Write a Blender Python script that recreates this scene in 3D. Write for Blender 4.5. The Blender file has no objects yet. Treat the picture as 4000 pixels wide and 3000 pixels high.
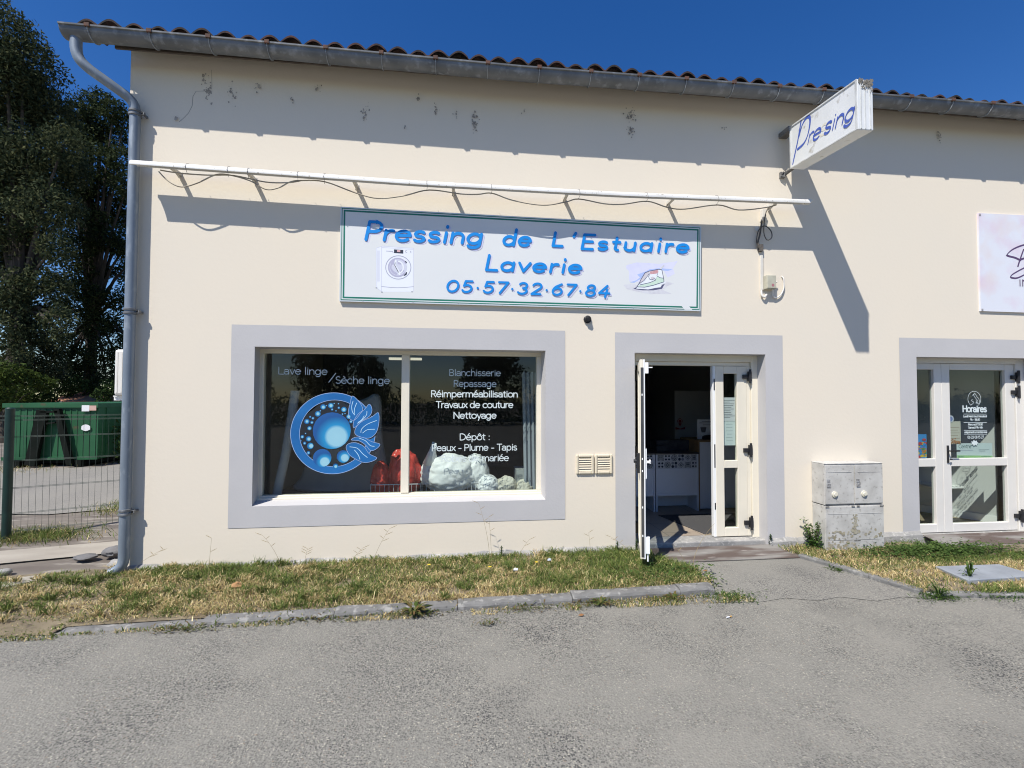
import bpy, bmesh, math, random
import numpy as np
from mathutils import Vector, Matrix
R = math.radians
rnd = random.Random(7)
sc = bpy.context.scene
col = sc.collection

# ------------------------------------------------------------------ camera
YAW, PITCH, ROLL = R(6.40), R(1.58), R(0.15)
CAM = Vector((0, -5.1, 1.766)); FPX = 1804.8          # focal length in pixels of a 4000 px wide frame
fw = Vector((math.sin(YAW)*math.cos(PITCH), math.cos(YAW)*math.cos(PITCH), math.sin(PITCH)))
rt = Vector((math.cos(YAW), -math.sin(YAW), 0)); up = rt.cross(fw)
rt, up = rt*math.cos(ROLL)+up*math.sin(ROLL), up*math.cos(ROLL)-rt*math.sin(ROLL)
cd = bpy.data.cameras.new('camera'); cam = bpy.data.objects.new('camera', cd); col.objects.link(cam)
m = Matrix((rt, up, -fw)).transposed().to_4x4(); m.translation = CAM; cam.matrix_world = m
cd.sensor_width = 36; cd.lens = 36*FPX/4000; cd.clip_end = 1000; cd.clip_start = .05
sc.camera = cam

def at(u, v, y):
    """point of the photograph (4000 px frame) at distance line y"""
    d = fw + rt*((u-2000)/FPX) + up*((1500-v)/FPX)
    return CAM + d*((y-CAM.y)/d.y)

# ------------------------------------------------------------------ world, sun, exposure
SUN_TRAVEL = Vector((.89, 1, -1.9)).normalized()
el = math.asin(-SUN_TRAVEL.z); az = math.atan2(-SUN_TRAVEL.x, -SUN_TRAVEL.y)
wd = bpy.data.worlds.new('World'); sc.world = wd; wd.use_nodes = True
nt = wd.node_tree; bg = nt.nodes['Background']
sky = nt.nodes.new('ShaderNodeTexSky'); sky.sky_type = 'NISHITA'; sky.sun_disc = False
sky.sun_elevation = el; sky.sun_rotation = az; sky.air_density = 1.0; sky.dust_density = .2; sky.ozone_density = 3.0; sky.altitude = 300
hs = nt.nodes.new('ShaderNodeHueSaturation'); hs.inputs['Saturation'].default_value = 1.34; hs.inputs['Hue'].default_value = .512
nt.links.new(sky.outputs[0], hs.inputs['Color']); nt.links.new(hs.outputs[0], bg.inputs[0])
bg.inputs[1].default_value = .108
sl = bpy.data.lights.new('sun', 'SUN'); sl.energy = 5.0; sl.angle = R(.5); sl.color = (1, .965, .90)
so = bpy.data.objects.new('sun', sl); col.objects.link(so)
so.rotation_euler = SUN_TRAVEL.to_track_quat('-Z', 'Y').to_euler()
so.location = (-8, -10, 18)
sc.view_settings.view_transform = 'Standard'; sc.view_settings.look = 'None'
sc.view_settings.exposure = 0.28; sc.view_settings.gamma = 1
sc.cycles.max_bounces = 8; sc.cycles.transparent_max_bounces = 24
sc.cycles.use_denoising = True; sc.cycles.filter_width = 1.05; sc.cycles.sample_clamp_indirect = 2.0; sc.cycles.use_adaptive_sampling = False

# ------------------------------------------------------------------ materials
MATS = {}
def mat(name, c1, c2=None, rough=.7, scale=3., bump=0., bscale=60., metal=0., spec=.4, detail=5, lo=.35, hi=.65, stretch=(1,1,1), c3=None, s3=40., lo3=.55, hi3=.7):
    if name in MATS: return MATS[name]
    m = bpy.data.materials.new(name); m.use_nodes = True; t = m.node_tree; N = t.nodes; L = t.links
    b = N['Principled BSDF']; b.inputs['Roughness'].default_value = rough; b.inputs['Metallic'].default_value = metal
    b.inputs['Specular IOR Level'].default_value = spec
    b.inputs['Base Color'].default_value = (*c1, 1)
    if c2 or bump or c3:
        g = N.new('ShaderNodeNewGeometry'); mp = N.new('ShaderNodeMapping'); mp.inputs['Scale'].default_value = stretch
        L.new(g.outputs['Position'], mp.inputs['Vector'])
    def noise(s, d):
        n = N.new('ShaderNodeTexNoise'); n.inputs['Scale'].default_value = s; n.inputs['Detail'].default_value = d
        L.new(mp.outputs[0], n.inputs['Vector']); return n
    def ramp(n, a, bb):
        r = N.new('ShaderNodeMapRange'); r.inputs['From Min'].default_value = a; r.inputs['From Max'].default_value = bb
        L.new(n.outputs[0], r.inputs['Value']); return r
    cur = None
    if c2:
        mx = N.new('ShaderNodeMix'); mx.data_type = 'RGBA'
        mx.inputs['A'].default_value = (*c1, 1); mx.inputs['B'].default_value = (*c2, 1)
        L.new(ramp(noise(scale, detail), lo, hi).outputs[0], mx.inputs['Factor']); cur = mx.outputs['Result']
    if c3:
        mx = N.new('ShaderNodeMix'); mx.data_type = 'RGBA'
        if cur: L.new(cur, mx.inputs['A'])
        else: mx.inputs['A'].default_value = (*c1, 1)
        mx.inputs['B'].default_value = (*c3, 1)
        L.new(ramp(noise(s3, 4), lo3, hi3).outputs[0], mx.inputs['Factor']); cur = mx.outputs['Result']
    if cur: L.new(cur, b.inputs['Base Color'])
    if bump:
        bp = N.new('ShaderNodeBump'); bp.inputs['Strength'].default_value = bump; bp.inputs['Distance'].default_value = .01
        L.new(noise(bscale, 4).outputs[0], bp.inputs['Height']); L.new(bp.outputs[0], b.inputs['Normal'])
    MATS[name] = m; return m

def set_ramp(cr, stops):
    e = cr.color_ramp.elements
    while len(e) > 1: e.remove(e[-1])
    e[0].position = stops[0][0]; e[0].color = (*stops[0][1], 1)
    for p, c in stops[1:]: e.new(p).color = (*c, 1)
def leaf_mat(name, cols, rough=.8, trans=.25):
    """foliage: each leaf takes one of several greens"""
    if name in MATS: return MATS[name]
    m = bpy.data.materials.new(name); m.use_nodes = True; t = m.node_tree; N = t.nodes; L = t.links
    b = N['Principled BSDF']; b.inputs['Roughness'].default_value = rough; b.inputs['Specular IOR Level'].default_value = .08
    g = N.new('ShaderNodeNewGeometry'); cr = N.new('ShaderNodeValToRGB')
    cr.color_ramp.interpolation = 'LINEAR'
    set_ramp(cr, [(i/(len(cols)-1), c) for i, c in enumerate(cols)])
    L.new(g.outputs['Random Per Island'], cr.inputs[0]); L.new(cr.outputs[0], b.inputs['Base Color'])
    tr = N.new('ShaderNodeBsdfTranslucent'); L.new(cr.outputs[0], tr.inputs[0])
    mx = N.new('ShaderNodeMixShader'); mx.inputs[0].default_value = trans
    L.new(b.outputs[0], mx.inputs[1]); L.new(tr.outputs[0], mx.inputs[2])
    L.new(mx.outputs[0], N['Material Output'].inputs[0])
    MATS[name] = m; return m

def attr_mat(name, rough=.8):
    if name in MATS: return MATS[name]
    m = bpy.data.materials.new(name); m.use_nodes = True; t = m.node_tree
    b = t.nodes['Principled BSDF']; b.inputs['Roughness'].default_value = rough; b.inputs['Specular IOR Level'].default_value = .2
    a = t.nodes.new('ShaderNodeAttribute'); a.attribute_name = 'Col'
    t.links.new(a.outputs['Color'], b.inputs['Base Color'])
    tr = t.nodes.new('ShaderNodeBsdfTranslucent'); t.links.new(a.outputs['Color'], tr.inputs[0])
    mx = t.nodes.new('ShaderNodeMixShader'); mx.inputs[0].default_value = .25
    t.links.new(b.outputs[0], mx.inputs[1]); t.links.new(tr.outputs[0], mx.inputs[2])
    t.links.new(mx.outputs[0], t.nodes['Material Output'].inputs[0])
    MATS[name] = m; return m

def glass_mat(name, tint, ior=1.5, gloss=1.0):
    m = bpy.data.materials.new(name); m.use_nodes = True; t = m.node_tree; N = t.nodes; L = t.links
    N.remove(N['Principled BSDF'])
    tr = N.new('ShaderNodeBsdfTransparent'); tr.inputs[0].default_value = (*tint, 1)
    gl = N.new('ShaderNodeBsdfGlossy'); gl.inputs['Roughness'].default_value = .0; gl.inputs[0].default_value = (gloss, gloss, gloss, 1)
    g = N.new('ShaderNodeNewGeometry'); dt = N.new('ShaderNodeVectorMath'); dt.operation = 'DOT_PRODUCT'
    L.new(g.outputs['Incoming'], dt.inputs[0]); L.new(g.outputs['Normal'], dt.inputs[1])
    def mth(op, a_, b_):
        q = N.new('ShaderNodeMath'); q.operation = op
        for i_, v_ in enumerate((a_, b_)):
            if isinstance(v_, (int, float)): q.inputs[i_].default_value = v_
            else: L.new(v_, q.inputs[i_])
        return q.outputs[0]
    f0 = .95*((ior-1)/(ior+1))**2
    f_ = mth('ADD', mth('MULTIPLY', mth('POWER', mth('SUBTRACT', 1, mth('ABSOLUTE', dt.outputs['Value'], 0)), 5), 1-f0), f0)
    mx = N.new('ShaderNodeMixShader'); L.new(f_, mx.inputs[0]); L.new(tr.outputs[0], mx.inputs[1]); L.new(gl.outputs[0], mx.inputs[2])
    L.new(mx.outputs[0], N['Material Output'].inputs[0]); MATS[name] = m; return m

def radial_mat(name, cx, cz, r, stops):
    """printed round gradient of a decal (its own artwork), by distance from (cx, cz) on the facade"""
    m = bpy.data.materials.new(name); m.use_nodes = True; t = m.node_tree; N = t.nodes; L = t.links
    b = N['Principled BSDF']; b.inputs['Roughness'].default_value = .5
    g = N.new('ShaderNodeNewGeometry'); s = N.new('ShaderNodeVectorMath'); s.operation = 'SUBTRACT'; s.inputs[1].default_value = (cx, 0, cz)
    k = N.new('ShaderNodeVectorMath'); k.operation = 'MULTIPLY'; k.inputs[1].default_value = (1/r, 0, 1/r)
    ln = N.new('ShaderNodeVectorMath'); ln.operation = 'LENGTH'; cr = N.new('ShaderNodeValToRGB')
    L.new(g.outputs['Position'], s.inputs[0]); L.new(s.outputs[0], k.inputs[0]); L.new(k.outputs[0], ln.inputs[0]); L.new(ln.outputs['Value'], cr.inputs[0])
    set_ramp(cr, stops)
    L.new(cr.outputs[0], b.inputs['Base Color']); return m

CREAM = mat('cream_render', (.758, .675, .55), (.735, .664, .552), rough=.92, scale=.7, bump=.12, bscale=26, spec=.15, lo=.3, hi=.7)
GREY = mat('grey_paint', (.51, .495, .49), (.485, .472, .468), rough=.85, scale=2.2, bump=.13, bscale=36, spec=.2)
CONC = mat('rough_concrete', (.36, .345, .32), (.24, .235, .225), rough=.95, scale=6, bump=.5, bscale=90, c3=(.48, .46, .42), s3=25)
PVC = mat('cream_pvc', (.76, .70, .57), (.72, .665, .545), rough=.45, scale=4)
WPVC = mat('white_pvc', (.72, .69, .635), (.69, .66, .605), rough=.45, scale=4)
WHITE = mat('white_plastic', (.82, .82, .80), rough=.5)
BLACK = mat('black_plastic', (.02, .02, .022), rough=.45)
ZINC = mat('grey_zinc', (.20, .205, .21), (.14, .145, .15), rough=.55, metal=.3, scale=5, c3=(.27, .28, .29), s3=12)
RUST = mat('rust', (.13, .06, .04), (.08, .05, .04), rough=.9, scale=30)
TILE = mat('roof_tile', (.075, .036, .03), (.045, .03, .028), rough=.95, scale=5, bump=.4, bscale=50, c3=(.022, .02, .019), s3=9, lo3=.45, hi3=.6)
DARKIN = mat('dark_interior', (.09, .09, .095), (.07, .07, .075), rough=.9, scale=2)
GLASS = glass_mat('window_glass', (.74, .80, .78), 1.55)
BLUE = mat('sign_blue', (.012, .245, .68), rough=.5, spec=.2)
LILAC = mat('sign_lilac', (.62, .62, .80), rough=.4)
DGREEN = mat('sign_green', (.015, .17, .12), rough=.4)
PANEL = mat('sign_white', (.72, .73, .72), (.70, .71, .705), rough=.5, spec=.2, scale=1.2)
FILM = mat('white_film', (.62, .69, .68), rough=.6, spec=.2)

# ------------------------------------------------------------------ mesh helpers
class MB:
    def __init__(s): s.v = []; s.f = []; s.mi = []; s.cur = 0
    def poly(s, pts, mi=None):
        i = len(s.v); s.v += [tuple(p) for p in pts]; s.f.append(tuple(range(i, i+len(pts)))); s.mi.append(s.cur if mi is None else mi); return s
    def box(s, x0, x1, y0, y1, z0, z1, mi=None):
        i = len(s.v); s.v += [(x, y, z) for x in (x0, x1) for y in (y0, y1) for z in (z0, z1)]
        for f in ((0,1,3,2),(4,6,7,5),(0,4,5,1),(2,3,7,6),(0,2,6,4),(1,5,7,3)):
            s.f.append(tuple(i+k for k in f)); s.mi.append(s.cur if mi is None else mi)
        return s
    def obox(s, c, ax, ay, az_, hx, hy, hz, mi=None):
        c = Vector(c); ax = Vector(ax).normalized(); ay = Vector(ay).normalized(); az_ = Vector(az_).normalized()
        i = len(s.v); s.v += [tuple(c+ax*a*hx+ay*b*hy+az_*d*hz) for a in (-1,1) for b in (-1,1) for d in (-1,1)]
        for f in ((0,1,3,2),(4,6,7,5),(0,4,5,1),(2,3,7,6),(0,2,6,4),(1,5,7,3)):
            s.f.append(tuple(i+k for k in f)); s.mi.append(s.cur if mi is None else mi)
        return s
    def bar(s, a, b, w, h, upv=(0,0,1), mi=None):
        a = Vector(a); b = Vector(b); d = (b-a).normalized(); u = Vector(upv); sd = d.cross(u)
        if sd.length < 1e-4: sd = d.cross(Vector((1,0,0)))
        sd.normalize(); u = sd.cross(d)
        return s.obox((a+b)/2, d, sd, u, (b-a).length/2, w/2, h/2, mi)
    def prism(s, pts, off, mi=None):
        """closed outline pts (3-D, planar) pushed along off"""
        n = len(pts); i = len(s.v); o = Vector(off)
        s.v += [tuple(p) for p in pts]+[tuple(Vector(p)+o) for p in pts]
        s.f.append(tuple(range(i, i+n))[::-1]); s.f.append(tuple(range(i+n, i+2*n)))
        for k in range(n): s.f.append((i+k, i+(k+1)%n, i+n+(k+1)%n, i+n+k))
        s.mi += [s.cur if mi is None else mi]*(n+2); return s
    def tube(s, path, r, n=8, caps=True, mi=None):
        P = [Vector(p) for p in path]; rs = r if isinstance(r, (list, tuple)) else [r]*len(P)
        i = len(s.v); ref = None
        for k, p in enumerate(P):
            d = (P[min(k+1, len(P)-1)]-P[max(k-1, 0)]).normalized()
            if ref is None:
                ref = d.cross(Vector((0,0,1)))
                if ref.length < .1: ref = d.cross(Vector((1,0,0)))
            ref = (ref-d*ref.dot(d)).normalized(); b = d.cross(ref)
            for a in range(n):
                t = 2*math.pi*a/n; s.v.append(tuple(p+(ref*math.cos(t)+b*math.sin(t))*rs[k]))
        for k in range(len(P)-1):
            for a in range(n):
                s.f.append((i+k*n+a, i+k*n+(a+1)%n, i+(k+1)*n+(a+1)%n, i+(k+1)*n+a)); s.mi.append(s.cur if mi is None else mi)
        if caps:
            s.f.append(tuple(i+a for a in range(n))[::-1]); s.f.append(tuple(i+(len(P)-1)*n+a for a in range(n))); s.mi += [s.cur if mi is None else mi]*2
        return s
    def disc(s, c, ax, bx, r, n=16, mi=None, r2=None):
        c = Vector(c); ax = Vector(ax); bx = Vector(bx); r2 = r if r2 is None else r2
        return s.poly([c+ax*math.cos(2*math.pi*k/n)*r+bx*math.sin(2*math.pi*k/n)*r2 for k in range(n)], mi)
    def blob(s, c, rx, ry, rz, seed=0, amp=.15, nu=14, nv=9, freq=2.5, mi=None, sq=1.0, crease=0.):
        """lumpy closed body"""
        from mathutils import noise as ns
        c = Vector(c); i = len(s.v)
        for a in range(nv+1):
            ph = math.pi*a/nv
            for b in range(nu):
                th = 2*math.pi*b/nu
                d = Vector((math.sin(ph)*math.cos(th), math.sin(ph)*math.sin(th), math.cos(ph)))
                k = 1+amp*(ns.noise(d*freq+Vector((seed*7.1, seed*3.3, 0)))+.5*ns.noise(d*freq*2.7+Vector((0, seed*5.3, 1))))-crease*abs(ns.noise(Vector((d.x*4+d.z*3, d.y*4, d.z*1.5+d.x*5))*1.6+Vector((seed*2.2, 0, seed))))-crease*.7*abs(ns.noise(d*9+Vector((seed, seed*1.7, 0))))
                e = Vector([math.copysign(abs(q)**sq, q) for q in d])
                s.v.append((c.x+e.x*rx*k, c.y+e.y*ry*k, c.z+e.z*rz*k))
        for a in range(nv):
            for b in range(nu):
                s.f.append((i+a*nu+b, i+(a+1)*nu+b, i+(a+1)*nu+(b+1)%nu, i+a*nu+(b+1)%nu)); s.mi.append(s.cur if mi is None else mi)
        return s
    def build(s, name, mats, parent=None, smooth=False, bevel=0., loc=None, angle=40):
        me = bpy.data.meshes.new(name)
        mats = mats if isinstance(mats, (list, tuple)) else [mats]
        vs = s.v
        if parent is None and loc is None and vs:
            a = np.array(vs); lo = a.min(0); hi = a.max(0); loc = ((lo[0]+hi[0])/2, (lo[1]+hi[1])/2, lo[2])
        if parent is None and loc is not None: vs = [(p[0]-loc[0], p[1]-loc[1], p[2]-loc[2]) for p in vs]
        me.from_pydata(vs, [], s.f); me.update()
        for q in mats: me.materials.append(q)
        if max(s.mi, default=0): me.polygons.foreach_set('material_index', s.mi)
        bm = bmesh.new(); bm.from_mesh(me); bmesh.ops.recalc_face_normals(bm, faces=bm.faces); bm.to_mesh(me); bm.free()
        if smooth:
            me.polygons.foreach_set('use_smooth', [True]*len(me.polygons))
            try: me.set_sharp_from_angle(angle=R(angle))
            except Exception: pass
        o = bpy.data.objects.new(name, me); col.objects.link(o)
        if bevel:
            md = o.modifiers.new('bevel', 'BEVEL'); md.width = bevel; md.segments = 2; md.limit_method = 'ANGLE'; md.angle_limit = R(50)
        if parent is not None: attach(o, parent)
        elif loc is not None: o.location = loc
        return o

def wloc(o):
    p = Vector(o.location)
    return p
def attach(o, parent):
    """child meshes are drawn in world coordinates"""
    q = parent; t = Vector((0,0,0))
    while q is not None:
        t += Vector(q.location) if q.parent is None else Vector((0,0,0)); q = q.parent
    o.parent = parent
    if parent.parent is None: o.matrix_parent_inverse = Matrix.Translation(-t)

def tag(o, label=None, cat=None, group=None, kind=None):
    if label: o['label'] = label
    if cat: o['category'] = cat
    if group: o['group'] = group
    if kind: o['kind'] = kind
    return o
def thing(name, loc, label, cat, group=None):
    o = bpy.data.objects.new(name, None); col.objects.link(o); o.location = loc; o.empty_display_size = .1
    return tag(o, label, cat, group)

# ------------------------------------------------------------------ stroke lettering
def arc(cx, cy, rx, ry, a0, a1, n=None):
    n = n or max(5, int(abs(a1-a0)/18))
    return [(cx+rx*math.cos(R(a0+(a1-a0)*k/n)), cy+ry*math.sin(R(a0+(a1-a0)*k/n))) for k in range(n+1)]
def ln(*p): return [(p[i], p[i+1]) for i in range(0, len(p), 2)]
G = {
 'a': (.56, [arc(.24,.25,.22,.25,0,360), ln(.46,.5,.46,0)]),
 'b': (.58, [ln(.06,.74,.06,0), arc(.28,.25,.22,.25,0,360)]),
 'c': (.50, [arc(.26,.25,.24,.25,50,310)]),
 'd': (.58, [arc(.24,.25,.22,.25,0,360), ln(.46,.74,.46,0)]),
 'e': (.55, [ln(.04,.27,.47,.27), arc(.255,.25,.235,.25,5,318)]),
 'f': (.32, [[(.14,0),(.14,.56)]+arc(.26,.58,.12,.15,180,75), ln(.02,.47,.28,.47)]),
 'g': (.58, [arc(.24,.25,.22,.25,0,360), [(.46,.5),(.46,-.02)]+arc(.25,-.03,.21,.19,0,-150)]),
 'h': (.55, [ln(.06,.74,.06,0), [(.06,.26)]+arc(.26,.29,.19,.21,170,0)+[(.45,0)]]),
 'i': (.20, [ln(.09,.5,.09,0), ln(.09,.66,.09,.69)]),
 'j': (.22, [[(.1,.5),(.1,-.08)]+arc(.0,-.08,.1,.12,0,-90), ln(.1,.66,.1,.69)]),
 'k': (.5, [ln(.06,.74,.06,0), ln(.42,.5,.08,.22), ln(.17,.29,.44,0)]),
 'l': (.20, [ln(.09,.74,.09,0)]),
 'm': (.86, [ln(.06,.5,.06,0), [(.06,.28)]+arc(.24,.31,.17,.19,170,0)+[(.41,0)], [(.41,.28)]+arc(.59,.31,.17,.19,170,0)+[(.76,0)]]),
 'n': (.55, [ln(.06,.5,.06,0), [(.06,.26)]+arc(.26,.29,.19,.21,170,0)+[(.45,0)]]),
 'o': (.57, [arc(.27,.25,.25,.25,0,360)]),
 'p': (.58, [ln(.06,.5,.06,-.22), arc(.28,.25,.22,.25,0,360)]),
 'q': (.58, [arc(.24,.25,.22,.25,0,360), ln(.46,.5,.46,-.22)]),
 'r': (.36, [ln(.06,.5,.06,0), [(.06,.3)]+arc(.25,.29,.18,.21,165,70)]),
 's': (.45, [arc(.21,.375,.16,.125,40,270)+arc(.21,.125,.17,.125,90,-150)[1:]]),
 't': (.34, [[(.14,.66),(.14,.13)]+arc(.25,.13,.11,.13,180,275), ln(.02,.5,.29,.5)]),
 'u': (.55, [[(.06,.5),(.06,.2)]+arc(.25,.2,.19,.2,180,350), ln(.45,.5,.45,0)]),
 'v': (.48, [ln(.02,.5,.23,.0), ln(.44,.5,.23,.0)]),
 'w': (.74, [ln(.02,.5,.19,0), ln(.19,0,.36,.48), ln(.36,.48,.53,0), ln(.53,0,.7,.5)]),
 'x': (.46, [ln(.03,.5,.42,0), ln(.42,.5,.03,0)]),
 'y': (.48, [ln(.02,.5,.24,.0), ln(.45,.5,.16,-.22)]),
 'z': (.46, [ln(.04,.5,.41,.5), ln(.41,.5,.04,0), ln(.04,0,.42,0)]),
 'A': (.68, [ln(.02,0,.33,.72), ln(.33,.72,.64,0), ln(.14,.26,.52,.26)]),
 'B': (.58, [ln(.06,0,.06,.72), [(.06,.72),(.26,.72)]+arc(.27,.545,.19,.175,90,-90)+[(.06,.37)], [(.26,.37)]+arc(.28,.185,.22,.185,90,-90)+[(.06,0)]]),
 'C': (.72, [arc(.4,.36,.36,.36,45,315)]),
 'D': (.70, [ln(.06,0,.06,.72), [(.06,.72),(.24,.72)]+arc(.24,.36,.38,.36,90,-90)+[(.06,0)]]),
 'E': (.54, [ln(.06,0,.06,.72), ln(.06,.72,.48,.72), ln(.06,.38,.43,.38), ln(.06,0,.49,0)]),
 'H': (.68, [ln(.06,0,.06,.72), ln(.6,0,.6,.72), ln(.06,.38,.6,.38)]),
 'I': (.22, [ln(.1,0,.1,.72)]),
 'J': (.42, [[(.32,.72),(.32,.16)]+arc(.17,.16,.15,.16,0,-150)]),
 'L': (.50, [ln(.06,.72,.06,0), ln(.06,0,.46,0)]),
 'M': (.8, [ln(.06,0,.06,.72), ln(.06,.72,.38,.1), ln(.38,.1,.7,.72), ln(.7,.72,.7,0)]),
 'N': (.70, [ln(.06,0,.06,.72), ln(.06,.72,.6,0), ln(.6,0,.6,.72)]),
 'P': (.56, [ln(.06,0,.06,.72), [(.06,.72),(.28,.72)]+arc(.28,.525,.22,.195,90,-90)+[(.06,.33)]]),
 'R': (.58, [ln(.06,0,.06,.72), [(.06,.72),(.28,.72)]+arc(.28,.535,.2,.185,90,-90)+[(.06,.35)], ln(.28,.35,.5,0)]),
 'S': (.54, [arc(.26,.54,.19,.18,40,270)+arc(.26,.18,.21,.18,90,-150)[1:]]),
 'T': (.56, [ln(.02,.72,.54,.72), ln(.28,.72,.28,0)]),
 'U': (.66, [[(.06,.72),(.06,.26)]+arc(.32,.26,.26,.26,180,360)+[(.58,.72)]]),
 'V': (.6, [ln(.02,.72,.29,0), ln(.56,.72,.29,0)]),
 '0': (.58, [arc(.28,.36,.24,.36,0,360)]),
 '1': (.36, [ln(.08,.58,.22,.72), ln(.22,.72,.22,0)]),
 '2': (.54, [arc(.26,.52,.2,.2,160,-35)+[(.06,0)], ln(.06,0,.48,0)]),
 '3': (.54, [arc(.24,.545,.18,.175,150,-85), arc(.24,.185,.21,.185,85,-150)]),
 '4': (.58, [ln(.38,.72,.04,.2), ln(.04,.2,.54,.2), ln(.4,.46,.36,-.06)]),
 '5': (.54, [ln(.44,.72,.14,.72), ln(.14,.72,.1,.4), [(.1,.4)]+arc(.25,.23,.21,.23,115,-150)]),
 '6': (.55, [[(.42,.72)]+arc(.42,.25,.36,.40,125,180), arc(.27,.22,.21,.22,0,360)]),
 '7': (.52, [ln(.05,.72,.48,.72), ln(.48,.72,.18,0)]),
 '8': (.54, [arc(.26,.545,.17,.175,0,360), arc(.26,.185,.21,.185,0,360)]),
 '9': (.55, [arc(.26,.5,.2,.22,0,360), ln(.46,.5,.3,0)]),
 '.': (.24, [ln(.1,.28,.1,.3)]), ':': (.24, [ln(.1,.02,.1,.05), ln(.1,.42,.1,.45)]), '-': (.40, [ln(.06,.26,.32,.26)]),
 '/': (.36, [ln(.02,-.12,.34,.8)]), "'": (.24, [ln(.12,.74,.06,.56)]), ' ': (.28, []),
}
def acc(base, ex): a, s = G[base]; return (a, s+ex)
G['é'] = acc('e', [ln(.2,.62,.34,.76)]); G['è'] = acc('e', [ln(.34,.62,.2,.76)])
G['ô'] = acc('o', [ln(.14,.6,.27,.73), ln(.27,.73,.4,.6)])
SANS = dict(G); SANS['a'] = (.52, [arc(.23,.32,.2,.18,150,0)+[(.43,0)], arc(.22,.14,.2,.14,0,360)])

HAND = {}
for c_, (a_, st_) in G.items():
    if c_.islower(): HAND[c_] = (a_+.04, [[(x_, y_*.80 if y_ <= .5 else .40+(y_-.5)*1.38) for x_, y_ in q_] for q_ in st_])
    else: HAND[c_] = (a_+.04, st_)
def ribbon(mb, pts, wfun, place, k, mi=0, round_=True):
    closed = len(pts) > 3 and abs(pts[0][0]-pts[-1][0])+abs(pts[0][1]-pts[-1][1]) < 1e-6
    P = [Vector(p) for p in (pts[:-1] if closed else pts)]
    n = len(P); Lf = []; Rt = []
    for i in range(n):
        a = P[(i-1) % n] if closed or i > 0 else None; b = P[(i+1) % n] if closed or i < n-1 else None
        d1 = (P[i]-a).normalized() if a is not None else None; d2 = (b-P[i]).normalized() if b is not None else None
        d = ((d1 if d1 is not None else d2)+(d2 if d2 is not None else d1))
        d = d.normalized() if d.length > 1e-6 else d2
        nn = Vector((-d.y, d.x)); ml = 1.0
        if d1 is not None and d2 is not None: ml = min(1.5, 1/max(.5, nn.dot(Vector((-d1.y, d1.x)))))
        w = wfun(d)*ml/2
        Lf.append(P[i]+nn*w); Rt.append(P[i]-nn*w)
    i0 = len(mb.v)
    for i in range(n): mb.v.append(place(Lf[i].x, Lf[i].y, k)); mb.v.append(place(Rt[i].x, Rt[i].y, k))
    for i in range(n if closed else n-1):
        j = (i+1) % n; mb.f.append((i0+2*i, i0+2*i+1, i0+2*j+1, i0+2*j)); mb.mi.append(mi)
    if not closed and round_:
        for e in (0, n-1):
            d = (P[1]-P[0]).normalized() if e == 0 else (P[-1]-P[-2]).normalized()
            w = wfun(d)/2; sg = -1 if e == 0 else 1; nn = Vector((-d.y, d.x)); pl = []
            for t in range(7):
                an = math.pi*t/6; q = P[e]+nn*w*math.cos(an)+d*sg*w*math.sin(an); pl.append(place(q.x, q.y, k))
            mb.poly(pl, mi)
def text(mb, s, x0, x1, z0, z1, size, weight, place, slant=0., font=G, mi=0, k0=0., nib=None, step=1.0, gs=None):
    """word from (x0, z0) to (x1, z1); size = height of one em (cap height .72 of it)"""
    adv = sum(font[c][0] for c in s)-.08
    kx = gs or (x1-x0)/(adv*size); tr = (x1-x0-adv*size*kx)/max(1, len(s)-1)/(size*kx)
    x = 0; k = k0
    for c in s:
        a, st = font[c]
        for stroke in st:
            pts = []
            for (px, pz) in stroke:
                X = (x+px)*size*kx; pts.append((x0+X+slant*pz*size, z0+(z1-z0)*X/(x1-x0)+pz*size))
            if nib is None: wf = lambda d: weight
            else: wf = lambda d: weight*(.22+.78*abs(d.x*math.sin(nib)-d.y*math.cos(nib)))
            ribbon(mb, pts, wf, place, k, mi); k += step
        x += a+tr
    return k
def facade(y, dk=.00025): return lambda x, z, k: (x, y-dk*k, z)

# ================================================================== the setting: ground
def sheet(name, outline, z, m, sub=None):
    b = MB(); b.poly([(p[0], p[1], p[2] if len(p) > 2 else z) for p in outline]); o = b.build(name, m, loc=(0,0,0)); return tag(o, kind='structure')

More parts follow.
